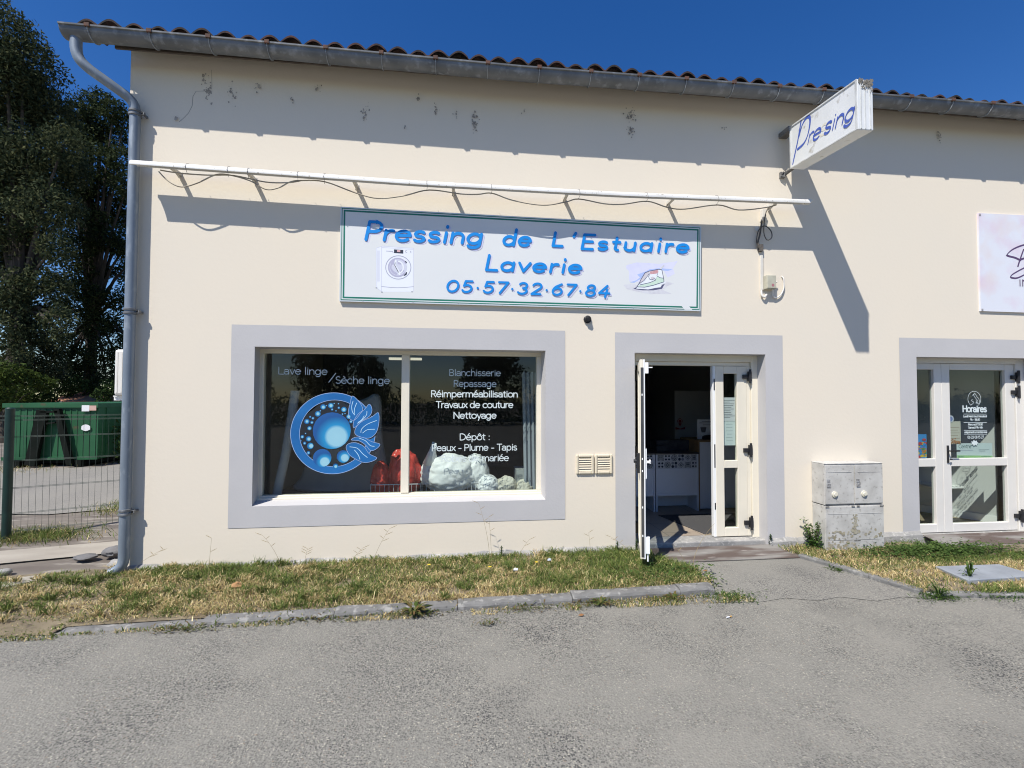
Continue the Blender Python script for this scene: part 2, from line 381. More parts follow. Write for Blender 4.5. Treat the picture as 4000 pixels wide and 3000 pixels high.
def asphalt_mat(name, base, light, dark, patch, big=.45):
    m = bpy.data.materials.new(name); m.use_nodes = True; t = m.node_tree; N = t.nodes; L = t.links
    b = N['Principled BSDF']; b.inputs['Roughness'].default_value = .9; b.inputs['Specular IOR Level'].default_value = .25
    g = N.new('ShaderNodeNewGeometry')
    def vor(s):
        v = N.new('ShaderNodeTexVoronoi'); v.inputs['Scale'].default_value = s; v.inputs['Randomness'].default_value = 1; L.new(g.outputs['Position'], v.inputs['Vector']); return v
    def noi(s, d=5, r=.6):
        v = N.new('ShaderNodeTexNoise'); v.inputs['Scale'].default_value = s; v.inputs['Detail'].default_value = d; v.inputs['Roughness'].default_value = r; L.new(g.outputs['Position'], v.inputs['Vector']); return v
    def mr(o, a, c, d=0, e=1):
        q = N.new('ShaderNodeMapRange'); q.inputs['From Min'].default_value = a; q.inputs['From Max'].default_value = c; q.inputs['To Min'].default_value = d; q.inputs['To Max'].default_value = e; L.new(o, q.inputs['Value']); return q.outputs[0]
    def mix(f, A, B):
        q = N.new('ShaderNodeMix'); q.data_type = 'RGBA'
        if isinstance(f, float): q.inputs['Factor'].default_value = f
        else: L.new(f, q.inputs['Factor'])
        for nm, c in (('A', A), ('B', B)):
            if isinstance(c, tuple): q.inputs[nm].default_value = (*c, 1)
            else: L.new(c, q.inputs[nm])
        return q.outputs['Result']
    v1 = vor(82); v2 = vor(150); sp = N.new('ShaderNodeSeparateColor'); L.new(v1.outputs['Color'], sp.inputs[0]); sp2 = N.new('ShaderNodeSeparateColor'); L.new(v2.outputs['Color'], sp2.inputs[0])
    def mul(a_, b_):
        q = N.new('ShaderNodeMath'); q.operation = 'MULTIPLY'; L.new(a_, q.inputs[0]); L.new(b_, q.inputs[1]); return q.outputs[0]
    c = mix(mr(sp2.outputs[0], 0, 1), base, light)                          # sand and fine grit
    bare = mr(noi(1.1, 7, .62).outputs[0], .62, .40, .12, 1)                # where the sandy skin has worn off
    bare2 = mr(noi(big*.9, 3).outputs[0], .35, .65, .45, 1)
    c = mix(mul(mul(mr(sp.outputs[0], .40, .46), mr(v1.outputs['Distance'], .60, .35)), mul(bare, bare2)), c, dark)     # dark stones
    c = mix(mul(mul(mr(sp2.outputs[1], .62, .70), mr(v2.outputs['Distance'], .5, .3)), bare), c, (dark[0]*1.3, dark[1]*1.3, dark[2]*1.35))
    c = mix(mr(sp2.outputs[2], .965, .975), c, (light[0]*1.4, light[1]*1.37, light[2]*1.3))
    c = mix(mr(sp2.outputs[2], .012, .004), c, (.24, .19, .145))
    c = mix(mr(noi(.9, 5, .6).outputs[0], .50, .64, 0, .62), c, patch)
    c = mix(mr(noi(.8, 3, .5).outputs[0], .55, .8, 0, .35), c, (dark[0]*1.2, dark[1]*1.2, dark[2]*1.2))
    L.new(c, b.inputs['Base Color'])
    bp = N.new('ShaderNodeBump'); bp.inputs['Strength'].default_value = .55; bp.inputs['Distance'].default_value = .006
    L.new(v1.outputs['Distance'], bp.inputs['Height']); L.new(bp.outputs[0], b.inputs['Normal']); return m
ASPH = asphalt_mat('worn_asphalt', (.19, .181, .157), (.25, .239, .208), (.033, .033, .035), (.245, .232, .20))
PATH = asphalt_mat('pale_path_asphalt', (.21, .20, .176), (.255, .243, .214), (.06, .059, .058), (.23, .219, .192))
ROADM = asphalt_mat('far_road_gravel', (.225, .21, .185), (.27, .255, .225), (.12, .115, .11), (.245, .23, .20), .3)
SOIL = mat('dry_soil', (.155, .125, .08), (.24, .195, .125), rough=1, scale=3.5, bump=.6, bscale=60, c3=(.08, .06, .045), s3=11)
DIRT = mat('bare_dirt', (.20, .175, .145), (.12, .10, .085), rough=1, scale=1.6, bump=.7, bscale=40, c3=(.30, .27, .23), s3=5, stretch=(.5, 1.6, 1))

sheet('ground', [(-150,-120), (150,-120), (150,200), (-150,200)], -.05, DIRT)
sheet('asphalt_lot', [(-40,-40), (40,-40), (40,-1.10), (3.2,-1.10), (2.6,-1.10), (-2.9,-1.18), (-40,-1.30)], 0.0, ASPH)
sheet('entrance_path', [(2.16,-1.30), (2.6,-1.33), (2.85,-1.28), (3.1,-1.36), (3.35,-1.31), (3.6,-1.42), (3.9,-1.37), (4.22,-1.45), (4.0,-.9), (3.9,-.55), (3.72,-.25), (3.8,-.001), (1.9,-.001), (2.1,-.2), (2.32,-.6), (2.36,-1.0)], .004, PATH)
sheet('verge_soil', [(-12,-1.40,.004), (-4,-1.33,.005), (-3,-1.29,.006), (-2.95,-1.20,.018), (-1.5,-1.165,.028), (0,-1.13,.034), (2.32,-1.06,.04), (2.34,-.62,.04), (2.1,-.22,.03), (1.9,-.002,.03), (-3.40,-.002,.02), (-3.7,.1,.0), (-5,-.1,-.0), (-12,.2,-.02)], .03, SOIL)
sheet('side_verge_soil', [(3.72,-.22,.01), (3.84,-.5,.02), (3.95,-.75,.03), (4.06,-1.05,.03), (4.16,-1.33,.02), (4.95,-1.46,.02), (12,-1.5,.02), (12,-.32,.04), (5.6,-.3,.04), (5.3,-.02,.03), (3.8,-.02,.02)], .03, SOIL)
sheet('back_road', [(-70,4.6), (-60,3.0), (-9.6,3.1), (-6.2,2.7), (-4.6,3.3), (-3.5,4.2), (-3.5,12), (-8,11.5), (-9,7.7), (-12,7.5), (-70,9)], -.035, ROADM)
sheet('concrete_strip', [(-9.5,-.15), (-6.0,.75), (-3.41,1.35), (-3.41,.85), (-5.6,.28), (-8.5,-.5)], -.03, mat('pale_concrete_strip', (.37, .335, .28), (.27, .24, .2), rough=1, scale=2.2, bump=.4, bscale=40, stretch=(.6,1.4,1)))

# kerb stones, worn and partly sunk
KY = lambda x: -1.15-(2.28-x)*.024
kb = MB(); x = -2.95
while x < 2.2:
    xe = min(x+.98, 2.28); dz = rnd.uniform(-.008, .008); top = .018+(x+2.95)*.010+dz; j = rnd.uniform(-.006, .006)
    prof = [(.115, -.02), (0, -.02), (.004, top-.024), (.014, top-.009), (.034, top), (.115, top)]
    i0 = len(kb.v); np_ = len(prof); ns_ = 9
    for q in range(ns_):
        xx = x+(xe-.006-x)*q/(ns_-1)
        for (py, pz) in prof: kb.v.append((xx, KY(xx)+j+py+rnd.uniform(-.003, .003), pz+(rnd.uniform(-.004, .003) if pz > 0 else 0)))
    for q in range(ns_-1):
        for k in range(np_): kb.f.append((i0+q*np_+k, i0+q*np_+(k+1) % np_, i0+(q+1)*np_+(k+1) % np_, i0+(q+1)*np_+k)); kb.mi.append(0)
    kb.f += [tuple(range(i0, i0+np_)), tuple(i0+(ns_-1)*np_+k for k in range(np_))]; kb.mi += [0, 0]; x += .98
KERB = mat('kerb_concrete', (.20, .195, .185), (.14, .137, .13), rough=.95, scale=7, bump=.6, bscale=70, c3=(.30, .29, .27), s3=16, lo3=.55, hi3=.66)
tag(kb.build('kerb', KERB, loc=(0,0,0)), kind='structure')
kb = MB(); pts = [(3.74,-.33), (3.87,-.62), (4.0,-.95), (4.14,-1.33)]
for a, b in zip(pts, pts[1:]):
    kb.bar((*a, .012), (*b, .012), .085, .06)
kb.bar((4.16,-1.36,.005), (5.0,-1.46,.005), .09, .05); kb.bar((5.01,-1.46,.0), (7.5,-1.52,.0), .09, .05)
tag(kb.build('side_kerb', KERB, loc=(0,0,0), bevel=.012), kind='structure')

# ================================================================== the building
BX0, BX1 = -3.406, 12.0
bld = thing('shop_building', (BX0, 0, 0), 'cream rendered single-storey shop building with grey painted door and window surrounds and a tiled roof', 'building')
WIN = (-2.172, .952, .618, 2.288); D1 = (1.979, 3.60, -.1, 2.279); D2 = (5.585, 7.34, -.1, 2.277)
def holed_wall(xs, zs, holes, y0, y1):
    b = MB()
    def solid(i, j):
        if i < 0 or j < 0 or i >= len(xs)-1 or j >= len(zs)-1: return False
        cx = (xs[i]+xs[i+1])/2; cz = (zs[j]+zs[j+1])/2
        return not any(h[0] < cx < h[1] and h[2] < cz < h[3] for h in holes)
    for i in range(len(xs)-1):
        for j in range(len(zs)-1):
            if not solid(i, j): continue
            a, c, d, e = xs[i], xs[i+1], zs[j], zs[j+1]
            b.poly([(a,y0,d),(c,y0,d),(c,y0,e),(a,y0,e)]); b.poly([(a,y1,d),(a,y1,e),(c,y1,e),(c,y1,d)])
            if not solid(i-1, j): b.poly([(a,y0,d),(a,y0,e),(a,y1,e),(a,y1,d)])
            if not solid(i+1, j): b.poly([(c,y0,d),(c,y1,d),(c,y1,e),(c,y0,e)])
            if not solid(i, j-1): b.poly([(a,y0,d),(a,y1,d),(c,y1,d),(c,y0,d)])
            if not solid(i, j+1): b.poly([(a,y0,e),(c,y0,e),(c,y1,e),(a,y1,e)])
    return b
WT = 5.425
xs = sorted({BX0, WIN[0], WIN[1], D1[0], D1[1], D2[0], D2[1], BX1}); zs = sorted({-.1, WIN[2], WIN[3], D1[3], D2[3], WT})
wb = holed_wall(xs, zs, [WIN, D1, D2], 0, .28)
wb.prism([(BX0, .28, -.1), (BX0, 9, -.1), (BX0, 9, WT), (BX0, 4.6, WT+1.25), (BX0, .28, WT)], (.25, 0, 0))
wb.prism([(BX1-.25, .28, -.1), (BX1-.25, 9, -.1), (BX1-.25, 9, WT), (BX1-.25, 4.6, WT+1.25), (BX1-.25, .28, WT)], (.25, 0, 0))
wb.box(BX0+.25, BX1-.25, 8.75, 9, -.1, WT)
wb.build('wall', CREAM, bld)
# plinth: uneven lip of old concrete along the foot of the wall
for (a, b_) in ((BX0-.01, 1.979), (3.60, 5.585)):
    pl = MB(); n = int((b_-a)/.12); pv = None
    for k in range(n+1):
        xx = a+(b_-a)*k/n; h = .028+.022*rnd.random()+max(0, (xx+1.2)*.012); d = .03+.02*rnd.random()
        cur = [(xx, 0, h+.02), (xx, -.012, h+.012), (xx, -d, h*.8), (xx, -d-.01, -.03)]
        if pv:
            for q in range(3): pl.poly([pv[q], cur[q], cur[q+1], pv[q+1]])
        pv = cur
    pl.build('plinth', CONC, bld)
# painted surrounds
def surround(outer, inner0, inner1, depth, sill):
    """band on the wall plus the reveal running back from inner0 to inner1"""
    y = -.004; b = MB(); ox0, ox1, oz0, oz1 = outer; a0, a1, b0, b1 = inner0; c0, c1, d0, d1 = inner1
    z0 = oz0
    b.poly([(ox0,y,z0),(a0,y,z0),(a0,y,oz1),(ox0,y,oz1)]); b.poly([(a1,y,z0),(ox1,y,z0),(ox1,y,oz1),(a1,y,oz1)])
    b.poly([(a0,y,b1),(a1,y,b1),(a1,y,oz1),(a0,y,oz1)])
    if sill: b.poly([(a0,y,z0),(a1,y,z0),(a1,y,b0),(a0,y,b0)])
    b.poly([(a0,y,b0),(a0,y,b1),(c0,depth,d1),(c0,depth,d0)]); b.poly([(a1,y,b0),(c1,depth,d0),(c1,depth,d1),(a1,y,b1)])
    b.poly([(a0,y,b1),(a1,y,b1),(c1,depth,d1),(c0,depth,d1)])
    if sill: b.poly([(a0,y,b0),(c0,depth,d0),(c1,depth,d0),(a1,y,b0)])
    return b
surround((-2.372, 1.172, .402, 2.512), (-2.140, .950, .622, 2.284), (-2.168, .930, .655, 2.278), .2, True).build('window_surround', GREY, bld)
surround((1.753, 3.814, .02, 2.504), (1.985, 3.593, .02, 2.275), (1.988, 3.590, .02, 2.272), .16, False).build('door_surround', GREY, bld)
surround((5.357, 7.58, .02, 2.505), (5.59, 7.32, .02, 2.272), (5.593, 7.31, .02, 2.270), .16, False).build('door_surround', GREY, bld)
# mould stains and a crack under the eaves
st = MB(); k = 0
def splat(x, z, r, n, sq=.8):
    global k
    for _ in range(int(n*2.4)):
        a = rnd.uniform(0, 6.28); q = abs(rnd.gauss(0, r)); px = x+q*math.cos(a)*.7; pz = z+q*math.sin(a)*1.3; rr = rnd.uniform(.003, .011)*(1 if rnd.random() < .85 else 1.7); k += 1
        st.poly([(px+rr*(.6+.6*rnd.random())*math.cos(t*.785), -.0012-.00004*k, pz+rr*(.6+.7*rnd.random())*math.sin(t*.785)) for t in range(8)])
for (x, z, r, n) in [(-2.64,4.96,.05,16),(-2.42,4.97,.05,9),(-2.68,5.08,.05,6),(-1.05,4.86,.04,9),(-1.06,4.80,.02,4),(-.28,4.93,.03,6),(.14,4.80,.035,14),(.13,4.90,.03,7),(1.95,5.03,.05,18),(1.95,4.86,.04,12),(-.48,5.05,.02,3),(-1.8,4.94,.02,3),(5.97,5.05,.04,8),(-2.95,4.66,.012,3),(-.06,4.9,.02,3),(-1.55,5.1,.04,4),(.7,5.0,.03,3),(-.62,4.72,.015,2),(-2.15,5.05,.03,5),(3.1,4.95,.02,3)]: splat(x, z, r, n)
st.build('mould_stain', mat('mould', (.24, .215, .185), (.46, .41, .35), rough=1, scale=30), bld)
cr = MB(); ribbon(cr, [(-2.62,5.2),(-2.615,5.02),(-2.67,4.97),(-2.77,4.96),(-2.80,4.90),(-2.805,4.80),(-2.84,4.72),(-2.89,4.66),(-2.93,4.62)], lambda d: .004, facade(-.001), 0); cr.build('crack', mat('crack', (.30, .27, .23), rough=1), bld)

# roof: wavy canal tiles, a thick eave and a far slope
ro = MB(); pitch = .30; xs_ = []; nP = 80; px = .212
X0 = -3.74; steps = 10; rows = [(-.262, 0), (-.262+.36, 0)]
def rz(x, y): 
    t = ((x-X0)/px) % 1.0; w = math.sin(math.pi*t); return .072*max(0, w)**1.0
nx = int((BX1+.2-X0)/px*steps); row_len = .36; ny = 15
base = lambda y, x: 5.345 - (x+3.4)*.0045*(1 if x < 4 else .9) + (y+.262)*pitch
for r_ in range(ny):
    ya = -.262+r_*row_len; yb = ya+row_len+.05
    jit = .004*math.sin(r_*3.1)
    i0 = len(ro.v)
    a0_ = steps if r_ else 0
    for a in range(a0_, nx+1):
        xx = X0+px*a/steps
        tz = .012*math.sin(int((xx-X0)/px)*2.39)+jit
        ya_ = ya+(.018*math.sin(int((xx-X0)/px)*4.7+r_))
        ro.v += [(xx, ya_, base(ya, xx)+rz(xx, ya)+.022+tz*.3-.02), (xx, ya_, base(ya, xx)+rz(xx, ya)+.022+tz*.3), (xx, yb, base(yb, xx)+rz(xx, yb)+tz*.3)]
    for a in range(nx-a0_):
        j = i0+a*3
        ro.f += [(j, j+3, j+4, j+1), (j+1, j+4, j+5, j+2)]; ro.mi += [0, 0]
yr = -.262+ny*row_len
ro.poly([(X0, yr, base(yr, 0)), (BX1+.2, yr, base(yr, 4)), (BX1+.2, yr+5.4, base(yr, 4)-1.6), (X0, yr+5.4, base(yr, 0)-1.6)])
ro.build('roof', TILE, bld, smooth=True, angle=50)
fb_ = MB(); fb_.box(-3.42, BX1+.1, -.205, -.185, 5.208, 5.40); fb_.build('eave_light_stop', mat('light_stop_brown', (.10, .075, .055), (.07, .055, .042), scale=8), bld)  # unseen strip added behind the gutter to stop sun leaking under the tiles
# gutter: half round, sagging a little in the middle
def gz_(x):
    pts_ = [(-4,5.285),(-2,5.262),(.6,5.232),(2.7,5.246),(4.8,5.252),(7.2,5.262),(12.2,5.27)]
    for (a, za), (b, zb) in zip(pts_, pts_[1:]):
        if x <= b: return za+(zb-za)*(x-a)/(b-a)
    return pts_[-1][1]
GY = -.287; GR = .080
gu = MB(); xsg = [-3.80+.4*i for i in range(41)]; prof = []
for a in range(0, 181, 12): prof.append((GY+GR*math.cos(R(180+a))*-1, GR*math.sin(R(180+a))))     # back (wall side) to front
prof += [(GY-GR-.012, .004), (GY-GR-.014, .016), (GY-GR-.004, .022), (GY-GR+.006, .014)]
i0 = len(gu.v); npf = len(prof)
for xx in xsg:
    for (yy, dz) in prof: gu.v.append((xx, yy, gz_(xx)+dz))
for a in range(len(xsg)-1):
    for b in range(npf-1): gu.f.append((i0+a*npf+b, i0+a*npf+b+1, i0+(a+1)*npf+b+1, i0+(a+1)*npf+b)); gu.mi.append(0)
gu.f.append(tuple(range(i0, i0+npf))); gu.mi.append(0)
gutter = gu.build('gutter', ZINC, bld, smooth=True, angle=50)
sol = gutter.modifiers.new('thick', 'SOLIDIFY'); sol.thickness = .003; sol.offset = 0
CLIPM = [mat('clip_zinc', (.42, .44, .46), (.30, .32, .34), rough=.5, metal=.3, scale=20), RUST]
for i in range(28):
    xx = -3.55+.546*i+rnd.uniform(-.01, .01); z = gz_(xx); c = MB(); pa = []
    for a in range(-8, 189, 14): pa.append((GY-(GR+.004)*math.cos(R(a))*-1 if False else GY+(GR+.004)*math.cos(R(a)), z-(GR+.004)*math.sin(R(a))))
    for (p, q) in zip(pa, pa[1:]): c.bar((xx, *p), (xx, *q), .022, .004, (1,0,0))
    c.box(xx-.022, xx+.022, GY-GR-.022, GY-GR+.012, z-.004, z+.03, 1)
    c.build('gutter_clip', CLIPM, gutter)

# downpipe
dp = MB(); pth = [(-3.70, GY, 5.23), (-3.70, GY, 5.12)]
def bez(a, b, c, d, n=8): 
    A, B, C_, D_ = map(Vector, (a, b, c, d)); return [tuple(A*(1-t)**3+B*3*t*(1-t)**2+C_*3*t*t*(1-t)+D_*t**3) for t in [k/n for k in range(n+1)]]
pth = [(-3.705, GY, 5.24)]+bez((-3.705, GY, 5.16), (-3.705, GY, 5.02), (-3.66, GY+.01, 4.99), (-3.60, GY+.04, 4.94))
pth += bez((-3.38, -.135, 4.80), (-3.33, -.09, 4.77), (-3.305, -.075, 4.74), (-3.303, -.075, 4.64))
pth += [(-3.303, -.075, z) for z in (4.4, 3.6, 2.6, 1.6, .6, .2)]
pth += bez((-3.303, -.075, .16), (-3.303, -.078, .07), (-3.34, -.09, .05), (-3.40, -.11, .025), 5)
dp.tube(pth, .047, 14)
pipe = dp.build('downpipe', mat('pipe_zinc', (.23, .27, .315), (.185, .22, .26), rough=.5, metal=.25, scale=7, c3=(.30, .34, .38), s3=18, stretch=(1,1,.35)), bld, smooth=True)
for z in (4.64, 2.615, .612):
    c = MB(); c.tube([(-3.303,-.075,z-.034),(-3.303,-.075,z-.03),(-3.303,-.075,z-.012),(-3.303,-.075,z-.008)], [.047,.057,.057,.05], 14); c.tube([(-3.303,-.075,z+.004),(-3.303,-.075,z+.008),(-3.303,-.075,z+.026),(-3.303,-.075,z+.03)], [.05,.057,.057,.047], 14)
    c.box(-3.26, -3.215, -.085, -.06, z-.012, z+.012); c.box(-3.24, -3.225, -.085, -.001, z-.01, z+.01)
    c.build('collar', ZINC, pipe, smooth=True)

# ------------------------------------------------------------------ the shop window
YW = .2
wf = MB(); fx0, fx1, fz0, fz1 = -2.185, .945, .640, 2.290
wf.box(fx0, fx1, YW-.005, .27, fz0, .688); wf.box(fx0, fx1, YW-.005, .27, 2.234, fz1)
wf.box(fx0, -2.128, YW-.005, .27, .688, 2.234); wf.box(.882, fx1, YW-.005, .27, .688, 2.234); wf.box(-.655, -.566, YW-.012, .27, .688, 2.234)
win = wf.build('window', PVC, bld, bevel=.006)
b = MB(); b.box(-2.175, .935, .155, .2-.006, .640, .668); b.build('sill', PVC, win, bevel=.005)
b = MB(); b.poly([(-2.13,YW+.02,.684),(-.65,YW+.02,.684),(-.65,YW+.02,2.24),(-2.13,YW+.02,2.24)]); b.build('pane', GLASS, win)
b = MB(); b.poly([(-.57,YW+.02,.684),(.885,YW+.02,.684),(.885,YW+.02,2.24),(-.57,YW+.02,2.24)]); b.build('pane', GLASS, win)
YL = YW+.017
b = MB(); fl = facade(YL, .00006)
text(b, 'Lave linge', -1.985, -1.47, 2.008, 2.005, .105, .0085, fl, font=SANS)
text(b, '/', -1.452, -1.39, 1.935, 1.935, .105, .009, fl, font=SANS, k0=40)
text(b, 'Sèche linge', -1.378, -.793, 1.909, 1.908, .105, .0085, fl, font=SANS, k0=50)
b.build('lettering', FILM, win)
b = MB()
for i, (s, x0, x1, z, w) in enumerate([('Blanchisserie',-.126,.46,2.005,.0082),('Repassage',-.075,.41,1.880,.0084),('Réimperméabilisation',-.329,.66,1.762,.0108),('Travaux de couture',-.272,.605,1.639,.0108),('Nettoyage',-.075,.411,1.517,.0108),('Dépôt :',-.003,.34,1.271,.0098),('Peaux - Plume - Tapis',-.316,.652,1.150,.0098),('Robes de mariée',-.207,.556,1.029,.0094)]):
    text(b, s, x0, x1, z, z, .098, w, fl, font=SANS, k0=i*.3)
b.build('lettering', FILM, win)

# round blue emblem printed on the left pane
CX, CZ, RO, RI = -1.393, 1.357, .452, .368
def E(x, z, k): return (x, YL-.00012*k, z)
em = []
def P(a): return (1000+a[0]/2.765, 1350+a[1]/2.765)
def px(*a):
    out = []
    for q in a: w_ = at(*P(q), YW); out.append((w_.x, w_.z))
    return out
b = MB(); n = 64
ringo = [(CX+RO*math.cos(2*math.pi*i/n), CZ+RO*math.sin(2*math.pi*i/n)*.99) for i in range(n)]; ringi = [(CX+.01+RI*math.cos(2*math.pi*i/n), CZ+RI*math.sin(2*math.pi*i/n)) for i in range(n)]
for i in range(n):
    j = (i+1) % n; b.poly([E(*ringo[i], 2), E(*ringo[j], 2), E(*ringi[j], 2), E(*ringi[i], 2)], 0)
ribbon(b, ringo+ringo[:1], lambda d: .006, E, 3, 1); ribbon(b, ringi+ringi[:1], lambda d: .005, E, 3, 1)
def smooth(pts, n=5, closed=True):
    out = []; N_ = len(pts)
    for i in range(N_ if closed else N_-1):
        p0, p1, p2, p3 = [Vector(pts[(i+d) % N_] if closed else pts[min(max(i+d, 0), N_-1)]) for d in (-1, 0, 1, 2)]
        for t in range(n):
            s = t/n; out.append(tuple(.5*((2*p1)+(p2-p0)*s+(2*p0-5*p1+4*p2-p3)*s*s+(3*p1-p0-3*p2+p3)*s**3)))
    if not closed: out.append(tuple(pts[-1]))
    return out
leaves = [ [(1040,545),(1120,620),(1150,690),(1120,740),(1060,805),(1010,790),(995,710),(1015,620)],
 [(1220,632),(1250,690),(1225,760),(1140,815),(1055,890),(1052,820),(1100,740),(1170,690)],
 [(1318,725),(1325,830),(1295,940),(1220,1000),(1120,985),(1065,950),(1080,880),(1150,815),(1250,770)],
 [(1335,1065),(1300,1115),(1235,1135),(1180,1075),(1110,1030),(1025,1020),(1075,990),(1160,995),(1250,1040)],
 [(1302,1215),(1240,1255),(1150,1262),(1060,1220),(1005,1180),(970,1110),(990,1065),(1070,1050),(1160,1090),(1220,1170)] ]
veins = [[(1045,600),(1030,660),(1040,720),(1065,750)],[(1085,620),(1062,680),(1058,735)],[(1195,710),(1190,750),(1150,800),(1095,840)],[(1165,760),(1140,800),(1100,830)],[(1300,810),(1200,850),(1140,900),(1130,940)],[(1280,905),(1200,910),(1150,945)],[(1110,1000),(1180,1030),(1230,1080),(1275,1090)],[(1010,1095),(1090,1110),(1150,1170),(1200,1210)],[(1060,1130),(1100,1180),(1120,1230)]]
for i, lf in enumerate(leaves):
    q = smooth(px(*lf), 4); b.poly([E(x, z, 5+i) for x, z in q], 0); ribbon(b, q+q[:1], lambda d: .005, E, 12+i, 1)
    q2 = [(x+.012, z-.012) for x, z in q]; b.poly([E(x, z, 4+.15*i) for x, z in q2], 2)
for i, v in enumerate(veins): ribbon(b, smooth(px(*v), 4, False), lambda d: .007, E, 20+i*.3, 3)
LBL = mat('emblem_blue', (.012,.115,.33), (.018,.15,.41), rough=.45, scale=3); LEDGE = mat('emblem_edge', (.30, .42, .66), rough=.5); LSH = mat('emblem_dark', (.012, .016, .022), rough=.6); LV = mat('emblem_pale', (.42, .66, .85), rough=.5)
b.build('emblem', [LBL, LEDGE, LSH, LV], win)
# bubbles of the emblem
b = MB(); mats_b = [LSH]
dark = smooth(px((450,960),(470,870),(530,760),(600,700),(700,620),(800,578),(900,590),(975,640),(1010,700),(1030,800),(1045,960),(1000,1080),(940,1110),(830,1130),(720,1120),(600,1180),(530,1170),(470,1070)), 3)
b.poly([E(x, z, .5) for x, z in dark], 0)
bub = [((815,920),205,(865,985),118)]
for (c, r, h, hr) in [((710,1215),100,(738,1258),52),((938,1200),70,(955,1215),42),((580,1085),36,(590,1085),22),((562,1008),30,(566,1010),16),((720,662),30,(722,665),16),((803,648),30,(805,648),17),((662,737),32,(664,737),17),((543,820),30,(545,820),14),((598,830),18,(599,832),8),((572,893),24,(572,895),13),((855,1305),30,(857,1308),15),((945,690),30,(945,692),17),((1000,768),28,(998,768),15),((1022,820),20,(1022,822),9),((495,985),20,(494,987),10),((520,1055),18,(520,1057),8),((560,1160),20,(562,1160),9),((995,1103),26,(995,1103),13),((890,672),14,(890,672),6),((610,785),16,(610,785),7),((580,770),12,(580,770),5),((818,690),14,(818,690),6),((840,625),8,(840,625),4),((887,628),9,(887,628),4),((757,648),8,(757,648),3),((860,705),9,(860,705),4),((930,740),10,(930,740),5),((530,950),9,(530,950),4),((480,1030),8,(480,1030),3),((958,735),8,(958,735),4),((690,705),9,(690,705),4)]: bub.append((c, r, h, hr))
for i, (c, r, h, hr) in enumerate(bub):
    (cx, cz), (ex, ez), (hx, hz), (gx_, gz2) = px(c, (c[0]+r, c[1]), h, (h[0]+hr, h[1])); rr = abs(ex-cx); hrr = abs(gx_-hx)
    mm = radial_mat('bubble_print', hx, hz, rr*1.9, [(0, (.30,.56,.66)), (hrr/rr/1.9*.85, (.28,.54,.65)), (hrr/rr/1.9*1.12, (.015,.26,.52)), (min(.95, hrr/rr/1.9*1.9), (.010,.085,.28)), (1, (.02,.12,.38))]); mats_b.append(mm)
    b.poly([E(cx+rr*math.cos(t*math.pi/12), cz+rr*math.sin(t*math.pi/12), 3+i*.2) for t in range(24)], len(mats_b)-1)
b.build('bubbles', mats_b, win)

# ------------------------------------------------------------------ laundry entrance
YD = .165
df = MB(); df.box(1.97, 2.055, YD-.02, .25, .02, 2.283); df.box(3.512, 3.605, YD-.02, .25, .02, 2.283); df.box(2.055, 3.512, YD-.02, .25, 2.192, 2.283)
df.box(2.055, 3.512, YD+.01, .25, 2.146, 2.192); df.box(3.463, 3.512, YD+.004, .25, .095, 2.146)
dfr = df.build('door_frame', PVC, bld, bevel=.006)
# narrow closed leaf
lx0, lx1, lz0, lz1 = 3.060, 3.462, .098, 2.143
lf = MB(); lf.box(lx0, 3.165, YD, YD+.06, lz0, lz1); lf.box(3.338, lx1, YD, YD+.06, lz0, lz1); lf.box(3.165, 3.338, YD, YD+.06, lz0, .200); lf.box(3.165, 3.338, YD, YD+.06, .914, 1.004); lf.box(3.165, 3.338, YD, YD+.06, 2.053, lz1)
leaf2 = lf.build('door_leaf', PVC, bld, bevel=.005); leaf2['label'] = 'narrow cream door leaf standing closed'
for (a, c) in ((.2, .914), (1.004, 2.053)):
    b = MB(); b.poly([(3.165,YD+.03,a),(3.338,YD+.03,a),(3.338,YD+.03,c),(3.165,YD+.03,c)]); b.build('pane', GLASS, leaf2)
b = MB(); b.box(3.030, 3.0595, YD+.012, YD+.06, lz0, lz1); b.box(3.036, 3.0595, YD+.004, YD+.0118, lz0, lz1); b.build('edge_strip', WHITE, leaf2)
b = MB(); b.box(3.040, 3.054, YD+.002, YD+.0039, .92, 1.20); b.box(3.040, 3.054, YD+.002, YD+.0039, .42, .50); b.box(3.040, 3.054, YD+.002, YD+.0039, 1.85, 1.99); b.build('lock_plate', BLACK, leaf2)
def hinge(x, z, y, par):
    b = MB(); b.box(x-.05, x+.012, y-.028, y-.001, z-.028, z+.022); b.box(x+.012, x+.048, y-.045, y-.006, z-.06, z+.06); b.tube([(x+.03, y-.038, z-.085), (x+.03, y-.038, z+.085)], .014, 10)
    return b.build('hinge', BLACK, par, bevel=.004)
for z in (2.02, 1.13, .262): hinge(3.455, z, YD, leaf2)
